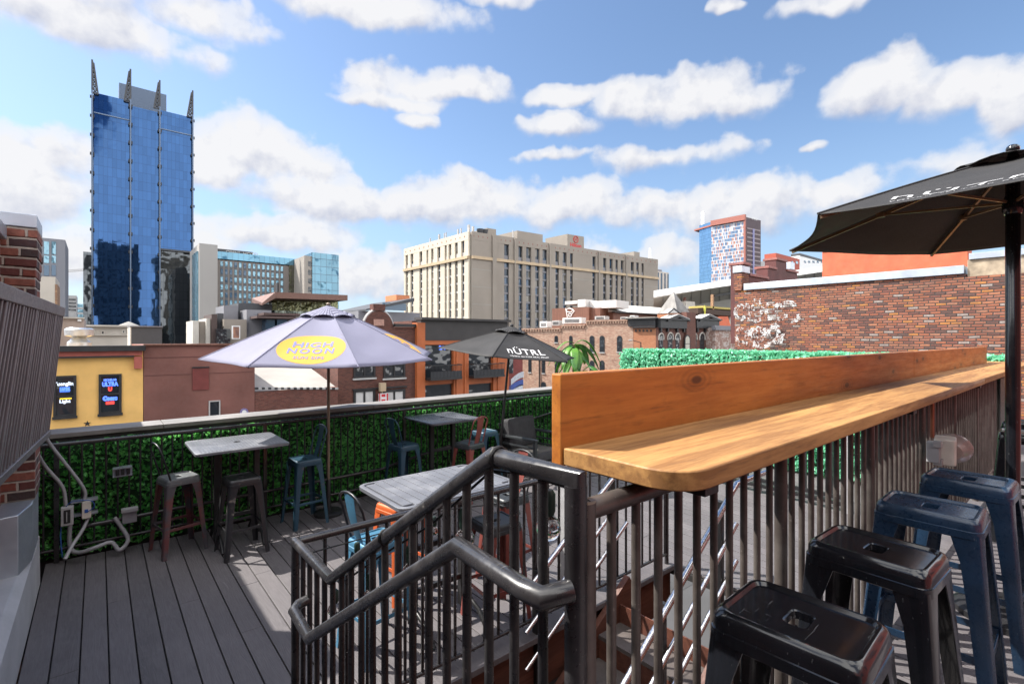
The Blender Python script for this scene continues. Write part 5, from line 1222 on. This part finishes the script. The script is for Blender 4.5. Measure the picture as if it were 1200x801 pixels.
for p in edge:
    back_=bk_(p);pr2.append([p-Vector((0,0,1.80))+back_*.8,p-Vector((0,0,4.6))+back_*9,Vector((p.x,p.y,1.))+back_*12,Vector((p.x,p.y,1.))+back_*16,p-Vector((0,0,1.9))+back_*16])
MB().loft(pr2,True,True).build('soffit',B['soffit'],t,smooth=20)
mb=MB()
for i in range(1,N):
    p=edge[i];back_=bk_(p);a=p-Vector((0,0,1.83))+back_*.75;b=p-Vector((0,0,4.63))+back_*8.9;mb.bar(a,b,.10,.10)
mb.build('soffit_ribs',B['greyclad'],t)
p=edge[8];mb=MB();mb.bar(edge[6]-Vector((0,0,3.3))+back_*4.4,edge[8]-Vector((0,0,3.3))+back_*4.4,.3,.5);mb.build('soffit_vent',B['blacktrim'],t)
# ---- patterned hotel tower
D0=430.;C0=Vector(plan(873.8,D0));CL=Vector(plan(834,D0*145/137.5));CR_=Vector(plan(891.5,D0*145/140.8));HT=zat(251.5,D0)
t=thing('patterned_tower','distant hotel tower with blue white and orange checkered front and red frame',"skyscraper",(C0.x,C0.y,G))
back=CL+(CR_-C0);fl2=Fac(CL,C0);fr2=Fac(C0,CR_)
MB().prism([tuple(C0),tuple(CR_),tuple(back),tuple(CL)],G,HT-2).build('core',pm('tower_maroon',(.055,.03,.04),.6,0,.1,.1),t)
m,nt,bs=mk('checkered_cladding');g=nd(nt,'NewGeometry');sx=nd(nt,'SeparateXYZ');ln(nt,g.outputs['Position'],sx.inputs[0])
ww=(C0-CL).length/33.;dv=fl2.d
u=mth(nt,'ADD',mth(nt,'MULTIPLY',sx.outputs[0],dv.x),mth(nt,'MULTIPLY',sx.outputs[1],dv.y));v=mth(nt,'DIVIDE',sx.outputs[2],3.05)
rw=mth(nt,'FLOOR',v);uu=mth(nt,'ADD',mth(nt,'DIVIDE',u,ww),mth(nt,'MULTIPLY',mth(nt,'PINGPONG',rw,1),.5))
cv=nd(nt,'CombineXYZ');ln(nt,mth(nt,'FLOOR',uu),cv.inputs[0]);ln(nt,rw,cv.inputs[1]);wn=nd(nt,'TexWhiteNoise',noise_dimensions='2D');ln(nt,cv.outputs[0],wn.inputs['Vector'])
cr=nd(nt,'ValToRGB');cr.color_ramp.interpolation='CONSTANT';e_=cr.color_ramp.elements
cc=[(.45,.43,.45),(.06,.12,.22),(.11,.20,.33),(.38,.38,.42),(.34,.14,.09),(.08,.15,.27),(.30,.19,.17),(.12,.17,.26)]
while len(e_)<len(cc):e_.new(.5)
for i,c in enumerate(cc):e_[i].position=i/len(cc);e_[i].color=rgb(c)
ln(nt,wn.outputs['Value'],cr.inputs[0])
fr_=mth(nt,'LESS_THAN',mth(nt,'FRACT',v),.16);ln(nt,mixc(nt,fr_,cr.outputs[0],(.50,.49,.50)),bs.inputs['Base Color']);bs.inputs['Roughness'].default_value=.4
mb=MB();fl2.boxz(mb,834,872.6,G,zat(262.5,D0*1.03)+0,.6);mb.build('checkered_front',m,t)
mb=MB();fl2.boxz(mb,834,872.6,zat(262.5,D0*1.03)+.05,HT-5.2,.3);mb.build('top_glazing',B['paleglass'],t)
mb=MB();fl2.boxz(mb,834,874.2,HT-4.8,HT,2.2,-.5);fl2.boxz(mb,872.4,874.2,G,HT-4.85,1.6);mb.build('red_frame',pm('tower_red_frame',(.30,.10,.075),.6),t)
a=fl2.xy(834);b=Vector(plan(819.5,D0*1.09));b2=Vector(plan(834,D0*1.16))
MB().prism([tuple(a),tuple(b),tuple(b2)],G,zat(263,D0*1.08)).build('glass_prow',glass('prow_glass',(.20,.36,.55),.05,.05,.1,.7,.9,grid=(2.,3.4,.10)),t)
c=Vector(plan(813.5,D0*1.1));MB().prism([tuple(a+fl2.n*1),tuple(c),tuple(b2)],HT-4.8,HT-3.4).build('roof_blade',pm('tower_red_blade',(.30,.10,.075),.6),t)
q=Vector(plan(823.7,D0*1.1));MB().box(q.x-1.2,q.x+1.2,q.y-1.2,q.y+1.2,HT-6,zat(248,D0*1.1)).build('white_mast',B['white'],t)
for i in range(17):
    z=HT-12-3.9*i;mb=MB();fr2.boxz(mb,875.3,890.6,z,z+1.1,.3);mb.build('floor_slab',pm('tower_slab_edges',(.28,.23,.24),.7) if i==0 else bpy.data.materials['tower_slab_edges'],t)
mb=MB();fr2.boxz(mb,881.8,883.8,G,HT-11,.4);mb.build('lift_glazing',pm('violet_glazing',(.10,.10,.28),.3),t)
mb=MB();fr2.text(mb,'WESTIN',884,258.2,3.2,.3,9.5,.02) if False else fr2.text(mb,'THE WESTIN',883.5,256.8,2.6,.5,9.0,.02);mb.build('lettering',B['white'],t,fixn=False)
# ---- far red building and far white flats
f=YX(260);t=bld('red_office','distant red building with pale lettering beyond the stepped parapet',f,909,937)
mb=MB();f.body(mb,909.5,937,G,f.z(923,299.8),14);mb.build('wall',pm('far_red',(.36,.07,.04),.7,0,.1,.2),t)
mb=MB();f.text(mb,'CAMBRIA',918,304.3,1.9,.1,9.,.05);mb.build('lettering',B['white'],t,fixn=False)
for a_,b_ in ((927.5,929.5),(932.5,935)): mb=MB();f.box(mb,a_,b_,306,309,.2);mb.build('window',B['paleglass'],t)
f=YX(290);t=bld('white_flats','distant white flats with dark windows between the red building and coral wall',f,938,966)
mb=MB();f.body(mb,937,972,G,f.z(950,303),14);mb.build('wall',B['white'],t);mb=MB();f.box(mb,937,972,301.5,304,.5,-12);mb.build('roof',B['darkclad'],t)
for px in (942,947,952,957,962): mb=MB();f.box(mb,px,px+2.4,305.5,308,.2);mb.build('window',B['blueglass'],t)
f=YX(240);t=bld('grey_offices','small distant grey rooftop block left of the red building',f,890,910)
mb=MB();f.body(mb,889,899,G,f.z(894,306.5),10);mb.build('pale_wall',B['concrete'],t);mb=MB();f.body(mb,899.1,909.3,G,f.z(904,306.8),10);mb.build('dark_wall',B['greyclad'],t);mb=MB();f.box(mb,903,906.5,306,309,1,-2);mb.build('plant_room',B['greyclad'],t)
# ---- beige brick row
_c=YX(46).xy(768.8);FB=lambda o=0.:Fac((_c.x+o,_c.y),(_c.x+o-.2,_c.y+.98))
f=FB();t=bld('beige_brick_building','pinkish beige brick building with stepped corbel cornice and narrow arched windows',f,612,742)
secs=((612,657.5,384.5),(657.8,686.5,380.5),(686.8,742,374.8))
mb=MB()
for a_,b_,y in secs: f.body(mb,a_,b_,G,f.z((a_+b_)/2,y),12)
mb.build('wall',B['beigebrick'],t)
for a_,b_,y in secs:
    mb=MB();m_=(a_+b_)/2;zt_=f.z(m_,y);f.boxz(mb,a_-.1,b_+.1,zt_-.22,zt_+.03,.22)
    k=a_+.8
    while k<b_-1: f.boxz(mb,k,k+1.2,zt_-.62,zt_-.221,.20);k+=3.1
    mb.build('corbel_cornice',B['beigebrick'],t)
def archwin(fac,t,pa,pb,ya,yb,fr,gl,hood=None,n=8,out=.05):
    a,b=fac.xy(pa),fac.xy(pb);L=(b-a).length;r=L/2;m_=(pa+pb)/2;z0,z1=fac.z(m_,yb),fac.z(m_,ya);c=(a+b)/2;e=(b-a).normalized()
    def sh(k,o): 
        pts=[c-e*(r*k),c+e*(r*k)];q=[(p.x+fac.n.x*o,p.y+fac.n.y*o,z0) for p in pts]
        for i in range(n+1):
            an=math.pi*i/n;p=c+e*(r*k*math.cos(an));q.append((p.x+fac.n.x*o,p.y+fac.n.y*o,z1-r+r*k*math.sin(an)))
        return q
    nn=(fac.n.x,fac.n.y,0)
    w=MB().extr(sh(1,-.02),Vector(nn)*(out+.02)).build('window',fr,t)
    g=MB().extr(sh(.72,out+.001),Vector(nn)*.012).build('pane',gl,w)
    mb=MB();p,q=c-e*r*.7,c+e*r*.7;zz=(z0+z1)/2-.1
    mb.prism([tuple(p+fac.n*(out+.014)),tuple(q+fac.n*(out+.014)),tuple(q+fac.n*(out+.03)),tuple(p+fac.n*(out+.03))],zz-.05,zz+.05);mb.build('sash_bar',fr,w)
    if hood:
        mb=MB();pts=[]
        for i in range(n+1):
            an=math.pi*i/n;p=c+e*(r*1.28*math.cos(an))+fac.n*(out+.02);pts.append((p.x,p.y,z1-r+r*1.28*math.sin(an)))
        pts=[(pts[0][0],pts[0][1],pts[0][2]-.35)]+pts+[(pts[-1][0],pts[-1][1],pts[-1][2]-.35)]
        mb.tube(pts,.13,5);mb.build('hood',hood,w)
    s=MB();p,q=c-e*r*1.1,c+e*r*1.1;s.prism([tuple(p),tuple(q),tuple(q+fac.n*.14),tuple(p+fac.n*.14)],z0-.16,z0-.003);s.build('sill',B['concrete'],w)
for pa,pb,ya,yb in ((691,696.6,393,412.5),(702.7,708.6,393,412.5),(723,729.2,393,412),(702.7,708.4,422,440.5),(649.8,654,393,401),(619.2,622.8,412,436),(635.2,638.8,412,437),(650.2,654,412,438),(691,696.5,422,441),(667,671,393,411),(634,640,447,466)):
    archwin(f,t,pa,pb,ya,yb,B['blacktrim'],B['darkglass'])
MB().tube([f.P(632.5,405,.15),f.P(632.5,500,.15)],.11,8).build('downpipe',B['blacktrim'],t,smooth=50)
# orange brick corner and victorian front
t=bld('victorian_building','dark red brick building with black gabled cornice and small pyramid roof',f,742,838)
f=FB();mb=MB();f.body(mb,742.3,768.6,G,f.z(755,384),10);mb.build('orange_brick_wall',B['orangebrick'],t)
fx=YX(46);mb=MB();fx.body(mb,769,837.5,G,fx.z(800,384),10,-.25);mb.build('brick_wall',B['vicbrick'],t)
mb=MB();k=744.5
while k<766: f.box(mb,k,k+1.8,386,388.5,.12);k+=4.4
mb.build('corbels',B['blacktrim'],t)
mb=MB();f.box(mb,737,769,374.2,382,.35,-.3);f.box(mb,735.5,770,372.6,374.1,.8,-.6);f.box(mb,742.5,769,382.3,384,.45,-.1);mb.build('black_cornice',B['blacktrim'],t)
mb=MB();f.box(mb,735.5,770,371.9,372.5,.85,-.6);mb.build('cornice_flashing',B['stone'],t)
f=fx
def gable(pa,pb,yb,yt,out=1.0):
    a,b=f.P(pa,yb,out),f.P(pb,yb,out);m_=f.P((pa+pb)/2,yt,out);dz=Vector((0,0,.32));nb=Vector((f.n.x,f.n.y,0))*-1.3
    mb=MB();mb.extr([a,m_,b,b-dz,m_-dz*1.2,a-dz],nb);mb.build('gable_trim',B['blacktrim'],t)
    mb=MB();mb.extr([a+dz*.15+nb*.1,m_+dz*.15+nb*.1,m_+dz*.45+nb*.1,a+dz*.45+nb*.1],nb*1.5);mb.extr([m_+dz*.15+nb*.1,b+dz*.15+nb*.1,b+dz*.45+nb*.1,m_+dz*.45+nb*.1],nb*1.5);mb.build('gable_roof',B['whiteroof'],t)
    mb=MB();mb.extr([a-dz+nb*.3,m_-dz+nb*.3,b-dz+nb*.3],nb*.4);mb.build('gable_panel',B['vicbrick'],t)
gable(777,803,374.5,369);gable(814.5,839,374.5,369)
mb=MB();f.box(mb,769.5,800.5,374.8,384.5,.75,-.25);f.box(mb,812,838.5,375,384.5,.75,-.25);f.box(mb,768.8,801.5,373.4,375,1.1,-.3);f.box(mb,811.5,840,373.6,375,1.1,-.3)
for k in (771,779,790,798,814,823,831.5,836.5): f.box(mb,k,k+1.3,384.6,389,.6,.25)
mb.build('gabled_cornice',B['blacktrim'],t)
mb=MB();f.body(mb,800.8,811.7,G,f.z(806,366),4,-.6);mb.build('tower_bay',B['vicbrick'],t)
fv_=Fac(tuple(f.xy(760)+f.n*.25),tuple(f.xy(830)+f.n*.25))
for c_,w_,ya,yb in ((774.5,4.6,391.5,412),(785.2,5.2,391,412),(793.8,4.4,391.5,412),(813.8,4.2,391.5,412),(822.6,5,391,412),(830.6,4.2,391.5,412)):
    archwin(fv_,t,c_-w_/2,c_+w_/2,ya,yb,B['blacktrim'],B['darkglass'],B['stone'])
fv2=Fac(tuple(f.xy(760)+f.n*.6),tuple(f.xy(830)+f.n*.6));archwin(fv2,t,802.2,808.6,392,412,B['blacktrim'],pm('cream_blind',(.5,.47,.40),.7),None)
c4=[f.P(797,366.2,-.5),f.P(811.8,366.2,-.5)];L=(c4[1]-c4[0]).length;bk=Vector((0,L,0));ap=(c4[0]+c4[1])/2+bk*.5;ap.z=f.z(796,341)+.3
mb=MB();mb.add([c4[0],c4[1],c4[1]+bk,c4[0]+bk,ap],[(0,1,4),(1,2,4),(2,3,4),(3,0,4),(3,2,1,0)])
mb.build('pyramid_roof',pm('slate_white_roof',(.20,.19,.18),.75,0,.35,.8),t)
mb=MB();mb.box(c4[0].x+.1,c4[1].x-.1,c4[0].y+.1,c4[0].y+L,c4[0].z-1.2,c4[0].z-.02);mb.build('roof_drum',B['orangebrick'],t)
a=f.P(783,366.5,.1);b=f.P(795.5,366.5,.1);m_=f.P(789.2,361.5,.1);mb=MB();mb.extr([a,m_,b],(0,1.2,0));dm=mb.build('dormer',B['whiteroof'],t);mb=MB();mb.tube([a,m_,b],.13,5);mb.build('dormer_trim',B['blacktrim'],dm)
# faded painted wall + orange tarpaulin
f=YX(44);t=bld('painted_brick_wall','low brick wall with faded white painted lettering left of the old brick side wall',f,836,875)
mb=MB();f.body(mb,838,885,G,f.z(850,384),3);mb.build('wall',B['fadedbrick'],t)
mb=MB();f.box(mb,837,886,382,387,.3,-.5);mb.build('cornice',B['greyclad'],t)
mb=MB();f.text(mb,'LOADED',850,393,.95,.02,2.6,.03);f.text(mb,'& CO',851,403,.95,.02,1.9,.03);mb.build('faded_lettering',pm('faded_white_letters',(.5,.45,.42),.9,0,.3,3),t,fixn=False)
f=YX(52);t=bld('rooftop_shelter','orange tarpaulin shelter on a rooftop beside the old brick side wall',f,836,870,'awning')
a,b=f.P(839,384,0),f.P(857,384,0);c,d=f.P(842,370.5,0),f.P(853,370.5,0);m=pm('orange_tarpaulin',(.62,.13,.05),.6,0,.1,1)
MB().extr([a,b,d,c],(0,3.5,0)).build('tarpaulin',m,t)
mb=MB();f.box(mb,857.5,868,370.5,384,-.5,-3);mb.build('side_screen',B['stone'],t);mb=MB();f.box(mb,860,872,376,384,-.3,-.5);mb.build('orange_panel',m,t)
mb=MB();f.box(mb,817,880,363.5,369.5,.2,-4);mb.build('timber_pergola',pm('dark_timber',(.06,.035,.025),.8),t)
mb=MB();f.box(mb,823,880,360.5,362.6,.3,-3);mb.build('yellow_beam',pm('yellow_tan_beam',(.45,.36,.10),.7),t)
for px in (834.5,): mb=MB();f.box(mb,px-.7,px+.7,345,363,.3,-.2);mb.build('timber_post',B['tanbrick'],t)
q=f.P(822.7,361,.6);t=thing('person','person in a yellow hi-vis jacket standing on the far rooftop','person',(q.x,q.y,q.z-1.5))
MB().loft([[Vector((q.x+r*math.cos(k*.785),q.y+r*.6*math.sin(k*.785),q.z+z)) for k in range(8)] for r,z in ((.20,-1.5),(.22,-.7),(.25,-.6),(.30,-.1),(.27,.12),(.10,.2),(.10,.26),(.13,.34),(.13,.46),(.07,.55))]).build('body',pm('hi_vis_yellow',(.6,.6,.08),.7),t,smooth=60)
f=YX(46)
# corrugated rooftop room and long pale roof
f=FB(9);t=bld('rooftop_room','brown corrugated rooftop room with a white painted emblem and air conditioners',f,647,702)
mb=MB();f.body(mb,647,690,G,f.z(668,360.5),8);mb.build('corrugated_wall',B['brownmetal'],t)
mb=MB();f.body(mb,690.1,701,G,f.z(695,360.5),8,.8);mb.build('shaded_bay',B['brownmetal'],t)
mb=MB();f.box(mb,662,676.5,352.5,356.2,0,-6);f.box(mb,677,686,350.8,359.5,0,-6);f.box(mb,686.3,718,351.5,360.4,-1.5,-7);mb.build('roof_units',B['whiteroof'],t)
mb=MB()
R2=lambda cx,cy,rx,ry,n=12:[(cx+rx*math.cos(i*2*math.pi/n),cy+ry*math.sin(i*2*math.pi/n)) for i in range(n+1)]
for pts in (R2(667.5,363.5,3.6,2.2),[(663,361),(664,366),(665,372),(663.5,374)],[(671,362),(673,364.5),(670,368)],R2(668,369,2.2,1.5)): mb.tube([f.P(x,y,.03) for x,y in pts],.09,5)
mb.build('painted_emblem',B['white'],t,fixn=False)
for a_,b_,ya,yb,l in ((647.5,658.5,375,383,'grey'),):
    pass
f=FB(1.2)
for i,(a_,b_,ya,yb,mt,l) in enumerate(((646.8,655.5,375.5,381.5,B['concrete'],'grey air conditioner on the left roof edge of the beige brick building'),(659,681.5,372.4,379.2,B['whiteroof'],'broad white air handler on the roof of the beige brick building'),(697,709,370.5,374.6,B['concrete'],'low grey air conditioner on the middle of the beige brick roof'),(738,743.5,369.5,374,B['whiteroof'],'small white roof unit beside the black cornice'),(727,735,371.3,374.4,B['concrete'],'low grey air conditioner near the right end of the beige brick roof'),(632.5,641,376.5,383.6,B['white'],'white roof fan left of the corrugated rooftop room'))):
    q=f.xy((a_+b_)/2);t=thing('air_conditioner',l,'air conditioner',(q.x,q.y,f.z(a_,yb)),'rooftop air conditioners')
    mb=MB();f.body(mb,a_,b_,f.z(a_,yb),f.z(a_,ya),1.6);mb.build('casing',mt,t,bevel=.03)
    mb=MB();n=4
    for k in range(n): f.boxz(mb,a_+(b_-a_)*.12,b_-(b_-a_)*.12,f.z(a_,yb)+(f.z(a_,ya)-f.z(a_,yb))*(.2+.6*k/n),f.z(a_,yb)+(f.z(a_,ya)-f.z(a_,yb))*(.27+.6*k/n),.03)
    mb.build('grille',B['blacktrim'],t)
f=YX(62);t=bld('long_roof_shed','long low shed with weathered white sloped roof and rusty corrugated front',f,718,812)
a,b=f.xy(719.5),f.xy(812);zb_=f.z(765,367.5);zt2=f.z(765,357.5)
zr2=zat(357.3,dep((a.x+12,a.y+7)));mb=MB();mb.extr([(a.x,a.y-.3,zb_),(a.x,a.y+7,zr2),(a.x,a.y+7.2,zb_-.3)],(b.x-a.x,0,0));mb.build('roof',pm('weathered_white_roof',(.60,.58,.55),.7,0,.22,.4,.1,4),t)
mb=MB();f.body(mb,719.5,812,G,zb_-.02,17,.2);mb.build('corrugated_wall',B['brownmetal'],t);mb=MB();f.box(mb,718,812,367.3,368.6,.5,-.2);mb.build('gutter',B['blacktrim'],t)
MB().obox(tuple(f.P(738,361.5,-3.0)+Vector((0,0,.35))),(.5,.5,.35)).build('roof_hatch',B['blacktrim'],t)
f=YX(66);t=bld('pale_roof_block','small pale stuccoed rooftop block behind the pyramid roof',f,804,815)
mb=MB();f.body(mb,804,814.5,G,f.z(809,353),5);mb.build('wall',B['stone'],t)
mb=MB();f.box(mb,805,806.2,348,353,-.5,-1.0);mb.build('chimney',B['vicbrick'],t)
# street lamp
f=YX(40);q=f.xy(751);t=thing('street_lamp','grey cobra head street lamp in front of the orange brick corner','street lamp',(q.x,q.y,G))
zl=f.z(751,400.5);MB().tube([(q.x,q.y,G),(q.x,q.y,zl)],[.10,.07],8).build('pole',B['blacktrim'],t,smooth=50)
p=f.P(738.5,398.5);MB().tube([(q.x,q.y,zl-.1),(p.x+.5,p.y,p.z)],.045,6).build('arm',B['blacktrim'],t,smooth=50)
MB().loft([[Vector((p.x+x,p.y+w*math.cos(k*.785),p.z+h*math.sin(k*.785))) for k in range(8)] for x,w,h in ((.5,.05,.05),(.3,.14,.09),(-.1,.16,.10),(-.32,.05,.04))]).build('lamp_head',B['concrete'],t,smooth=60)
# ---- towers behind the viewer (mirrored in the glass tower) and the red wall across the upper deck
def backb(name,label,x0,x1,y0,y1,z,wall,wm,n,m_):
    t=thing(name,label,'building',((x0+x1)/2,(y0+y1)/2,G));MB().box(x0,x1,y0,y1,G,z).build('wall',wall,t);mb=MB();w=(x1-x0)/n
    for i in range(n):
        for j in range(m_):
            za=G+(z-G)*(j+.25)/m_;mb.box(x0+w*(i+.28),x0+w*(i+.72),y1,y1+.4,za,za+(z-G)*.5/m_)
    mb.build('windows',wm,t,kind='stuff')
backb('stone_tower','dark stone tower standing behind the terrace and mirrored in the glass tower',-6,33,-150,-110,104,pm('dark_stone_tower',(.08,.085,.09),.8,0,.3,.1),B['darkglass'],6,14)
backb('stone_tower','lower pale stone tower behind the terrace',52,82,-150,-110,95,pm('mid_stone_tower',(.26,.23,.19),.8,0,.3,.1),B['darkglass'],6,14)
t=thing('red_brick_building','red painted brick building across the upper deck behind the bar stools','building',(3,-4,G))
MB().box(-3,12,-9,-3.3,G,4.4).build('wall',brick('red_painted_brick',[(.36,.06,.05),(.30,.05,.04),(.40,.08,.06)],(.22,.08,.07),.22,.075,.012,.2,.4),t)
for x in (-1.5,1.5,4.5,7.5,10): MB().box(x-.5,x+.5,-3.3,-3.24,1.8,3.6).build('window',B['darkglass'],t)
# ================================================================ light, sky, camera
SC.view_settings.view_transform='Standard';SC.view_settings.look='None';SC.view_settings.exposure=EXPO;SC.view_settings.gamma=1
SC.cycles.use_denoising=True;SC.cycles.max_bounces=6;SC.cycles.diffuse_bounces=3;SC.cycles.transparent_max_bounces=16;SC.cycles.caustics_reflective=False;SC.cycles.caustics_refractive=False
SC.cycles.sample_clamp_indirect=6
sun=bpy.data.lights.new('sun','SUN');sun.energy=SUNE;sun.angle=math.radians(.5);sun.color=(1.,.95,.87);so=bpy.data.objects.new('sun',sun);COL.objects.link(so)
so.rotation_euler=SUN.to_track_quat('Z','Y').to_euler();so.location=(-5,8,20)
W=bpy.data.worlds.new('World');SC.world=W;W.use_nodes=True;nt=W.node_tree;bg=nt.nodes['Background'];bg.inputs['Strength'].default_value=SKYE
sky=nd(nt,'TexSky');sky.sky_type='NISHITA';sky.sun_disc=False;sky.sun_elevation=math.asin(SUN.z);sky.sun_rotation=math.atan2(SUN.x,SUN.y);sky.altitude=0;sky.air_density=1.0;sky.dust_density=.6;sky.ozone_density=2.2
tc=nd(nt,'TexCoord');v0=tc.outputs['Generated']
nrm=nd(nt,'VectorMath',operation='NORMALIZE');ln(nt,v0,nrm.inputs[0]);dirv=nrm.outputs[0]
def wob(sc,am,off):
    a=nd(nt,'VectorMath',operation='ADD');ln(nt,dirv,a.inputs[0]);a.inputs[1].default_value=off
    n=nd(nt,'TexNoise');ln(nt,a.outputs[0],n.inputs['Vector']);n.inputs['Scale'].default_value=sc;n.inputs['Detail'].default_value=3;n.inputs['Roughness'].default_value=.55
    return mth(nt,'MULTIPLY',mth(nt,'SUBTRACT',n.outputs['Fac'],.5),am)
sx=nd(nt,'SeparateXYZ');ln(nt,dirv,sx.inputs[0])
az=mth(nt,'ARCTAN2',sx.outputs[0],sx.outputs[1]);el=mth(nt,'ARCSINE',sx.outputs[2])
azw=mth(nt,'ADD',az,wob(7,.10,(3,1,2)));elw=mth(nt,'ADD',el,wob(9,.07,(7,5,1)))
CL_=[ # column, row, half width, half height up, down, strength
 (100,30,215,62,40,1.15),(225,20,110,52,34,1.0),(440,16,160,48,28,1.1),(600,2,80,26,14,.8),
 (20,205,150,78,80,1.25),(75,180,70,46,60,1.0),(300,180,105,62,50,1.2),(350,195,95,40,34,1.0),(250,205,70,44,34,1.0),
 (520,110,135,36,20,1.1),(470,122,85,18,12,.9),(655,112,64,24,16,1.0),(810,118,122,46,32,1.2),(870,116,74,34,30,1.0),(745,125,74,36,28,1.0),(650,146,52,20,18,1.0),(780,184,120,24,28,.9),
 (420,234,170,42,46,1.1),(560,236,130,46,44,1.1),(665,242,90,36,36,1.05),(330,272,140,34,40,.95),(250,290,90,40,60,.8),
 (880,236,165,42,50,1.0),(965,226,80,30,30,1.0),(780,245,100,32,40,.95),
 (1045,100,86,58,48,1.2),(1110,108,104,44,50,1.15),(1185,112,80,52,56,1.15),(1062,76,48,32,34,1.05),
 (965,2,66,24,16,1.05),(440,322,110,44,50,.85),(952,178,28,12,9,1.0),(490,141,30,15,11,.95),(640,183,54,12,10,.8),(850,14,28,10,8,.9),(780,300,110,40,40,.7),(1120,190,140,36,36,.5),(60,300,120,70,70,.8),(650,300,200,30,40,.55)]
yaw=math.atan2(FW[0],FW[1]);dens=None;hsum=None
for px,py,hw,hu,hd,st in CL_:
    r=(px-CX)/F;c=math.atan(r);e=math.atan((HY-py)/F*math.cos(c));k=math.cos(c)**2/F;ke=math.cos(e)**2*math.cos(c)/F
    u=mth(nt,'MULTIPLY',mth(nt,'SUBTRACT',azw,yaw+c),1/(hw*k));vv=mth(nt,'SUBTRACT',elw,e)
    vs=mth(nt,'MAXIMUM',mth(nt,'MULTIPLY',vv,1/(hu*ke)),mth(nt,'MULTIPLY',vv,-1/(hd*ke)))
    q=mth(nt,'SQRT',mth(nt,'ADD',mth(nt,'MULTIPLY',u,u),mth(nt,'MULTIPLY',vs,vs)))
    dn=mth(nt,'MULTIPLY_ADD',q,-st,st)
    hv=mth(nt,'MULTIPLY',vv,1/((hu+hd)*.5*ke))
    w_=mth(nt,'POWER',2000.,mth(nt,'MAXIMUM',dn,-3.));hw_=mth(nt,'MULTIPLY',mth(nt,'MINIMUM',mth(nt,'MAXIMUM',hv,-2.),2.),w_)
    if dens is None: dens,hnum,hden=dn,hw_,w_
    else:
        hnum=mth(nt,'ADD',hnum,hw_);hden=mth(nt,'ADD',hden,w_);dens=mth(nt,'MAXIMUM',dens,dn)
hsum=mth(nt,'DIVIDE',hnum,hden)
def scaled(off,sc):
    a=nd(nt,'VectorMath',operation='ADD');ln(nt,dirv,a.inputs[0]);a.inputs[1].default_value=off
    m=nd(nt,'VectorMath',operation='SCALE');ln(nt,a.outputs[0],m.inputs[0]);m.inputs['Scale'].default_value=sc
    return m.outputs[0]
def fbm(off,full=True):
    n=nd(nt,'TexNoise');ln(nt,scaled(off,9),n.inputs['Vector']);n.inputs['Scale'].default_value=1;n.inputs['Detail'].default_value=7;n.inputs['Roughness'].default_value=.55
    w=nd(nt,'TexNoise');ln(nt,scaled(off,22),w.inputs['Vector']);w.inputs['Scale'].default_value=1;w.inputs['Detail'].default_value=3
    o=n.outputs['Fac']
    for sc,am in (((17,.19),(40,.11)) if full else ()):
        ad=nd(nt,'VectorMath',operation='MULTIPLY_ADD');ln(nt,w.outputs['Color'],ad.inputs[0]);ad.inputs[1].default_value=(.9,.9,.9);ln(nt,scaled(off,sc),ad.inputs[2])
        v=nd(nt,'TexVoronoi');v.feature='F1';v.inputs['Scale'].default_value=1;ln(nt,ad.outputs[0],v.inputs['Vector'])
        o=mth(nt,'ADD',o,mth(nt,'MULTIPLY',mth(nt,'SUBTRACT',.45,v.outputs['Distance']),am))
    return o
n1=fbm((0,0,0));so_=SUN*.016;n1b=fbm((0,0,0),False);n2=fbm((so_.x,so_.y,so_.z),False)
# unseen generic clouds behind the viewer, made overbright as fill light
gen=nd(nt,'TexNoise');ln(nt,dirv,gen.inputs['Vector']);gen.inputs['Scale'].default_value=3.2;gen.inputs['Detail'].default_value=5
behind=mrange(nt,mth(nt,'COSINE',mth(nt,'SUBTRACT',az,yaw)),.55,.3,0,1)
gd=mth(nt,'SUBTRACT',mth(nt,'MULTIPLY',mrange(nt,gen.outputs['Fac'],.42,.62,0,1.3),behind),mth(nt,'SUBTRACT',1.,behind))
dens=mth(nt,'MAXIMUM',dens,gd)
d=mth(nt,'ADD',dens,mth(nt,'MULTIPLY',mth(nt,'SUBTRACT',n1,.555),1.3))
soft=mrange(nt,hsum,-.7,.2,.62,.27)
am=nd(nt,'MapRange');am.interpolation_type='SMOOTHSTEP';ln(nt,d,am.inputs[0]);am.inputs[1].default_value=.02;ln(nt,soft,am.inputs[2]);alpha=am.outputs[0]
core=mrange(nt,d,.15,.95,0,1,True)
lit=mth(nt,'MULTIPLY',mth(nt,'SUBTRACT',n1b,n2),2.8)
sh=mth(nt,'ADD',mth(nt,'ADD',mrange(nt,hsum,-.95,.12,.15,1.05),lit),mth(nt,'MULTIPLY',mth(nt,'SUBTRACT',core,.5),.12),clamp=True)
cc=mixc(nt,sh,CLDARK,CLBRIGHT)
hs=nd(nt,'HueSaturation');hs.inputs['Saturation'].default_value=SKYSAT;hs.inputs['Value'].default_value=SKYVAL;ln(nt,sky.outputs[0],hs.inputs['Color'])
elh=mrange(nt,el,.0,.42,1,0,True)
base=mixc(nt,mth(nt,'MULTIPLY',elh,HAZEMIX),hs.outputs[0],HAZECOL)
thin=mth(nt,'MULTIPLY',alpha,mrange(nt,core,0,.5,.75,.98))
cc=mixc(nt,behind,cc,CLFILL)
ln(nt,mixc(nt,thin,base,cc),bg.inputs['Color'])
cam=bpy.data.cameras.new('camera');cam.sensor_width=36;cam.lens=F/1200*36;cam.clip_start=.03;cam.clip_end=6000
cam.shift_y=-(400.5-HY)/1200.
co=bpy.data.objects.new('camera',cam);COL.objects.link(co);co.location=(0,0,CZ)
co.rotation_euler=(math.radians(90),0,math.atan2(FW[1],FW[0])-math.pi/2);SC.camera=co
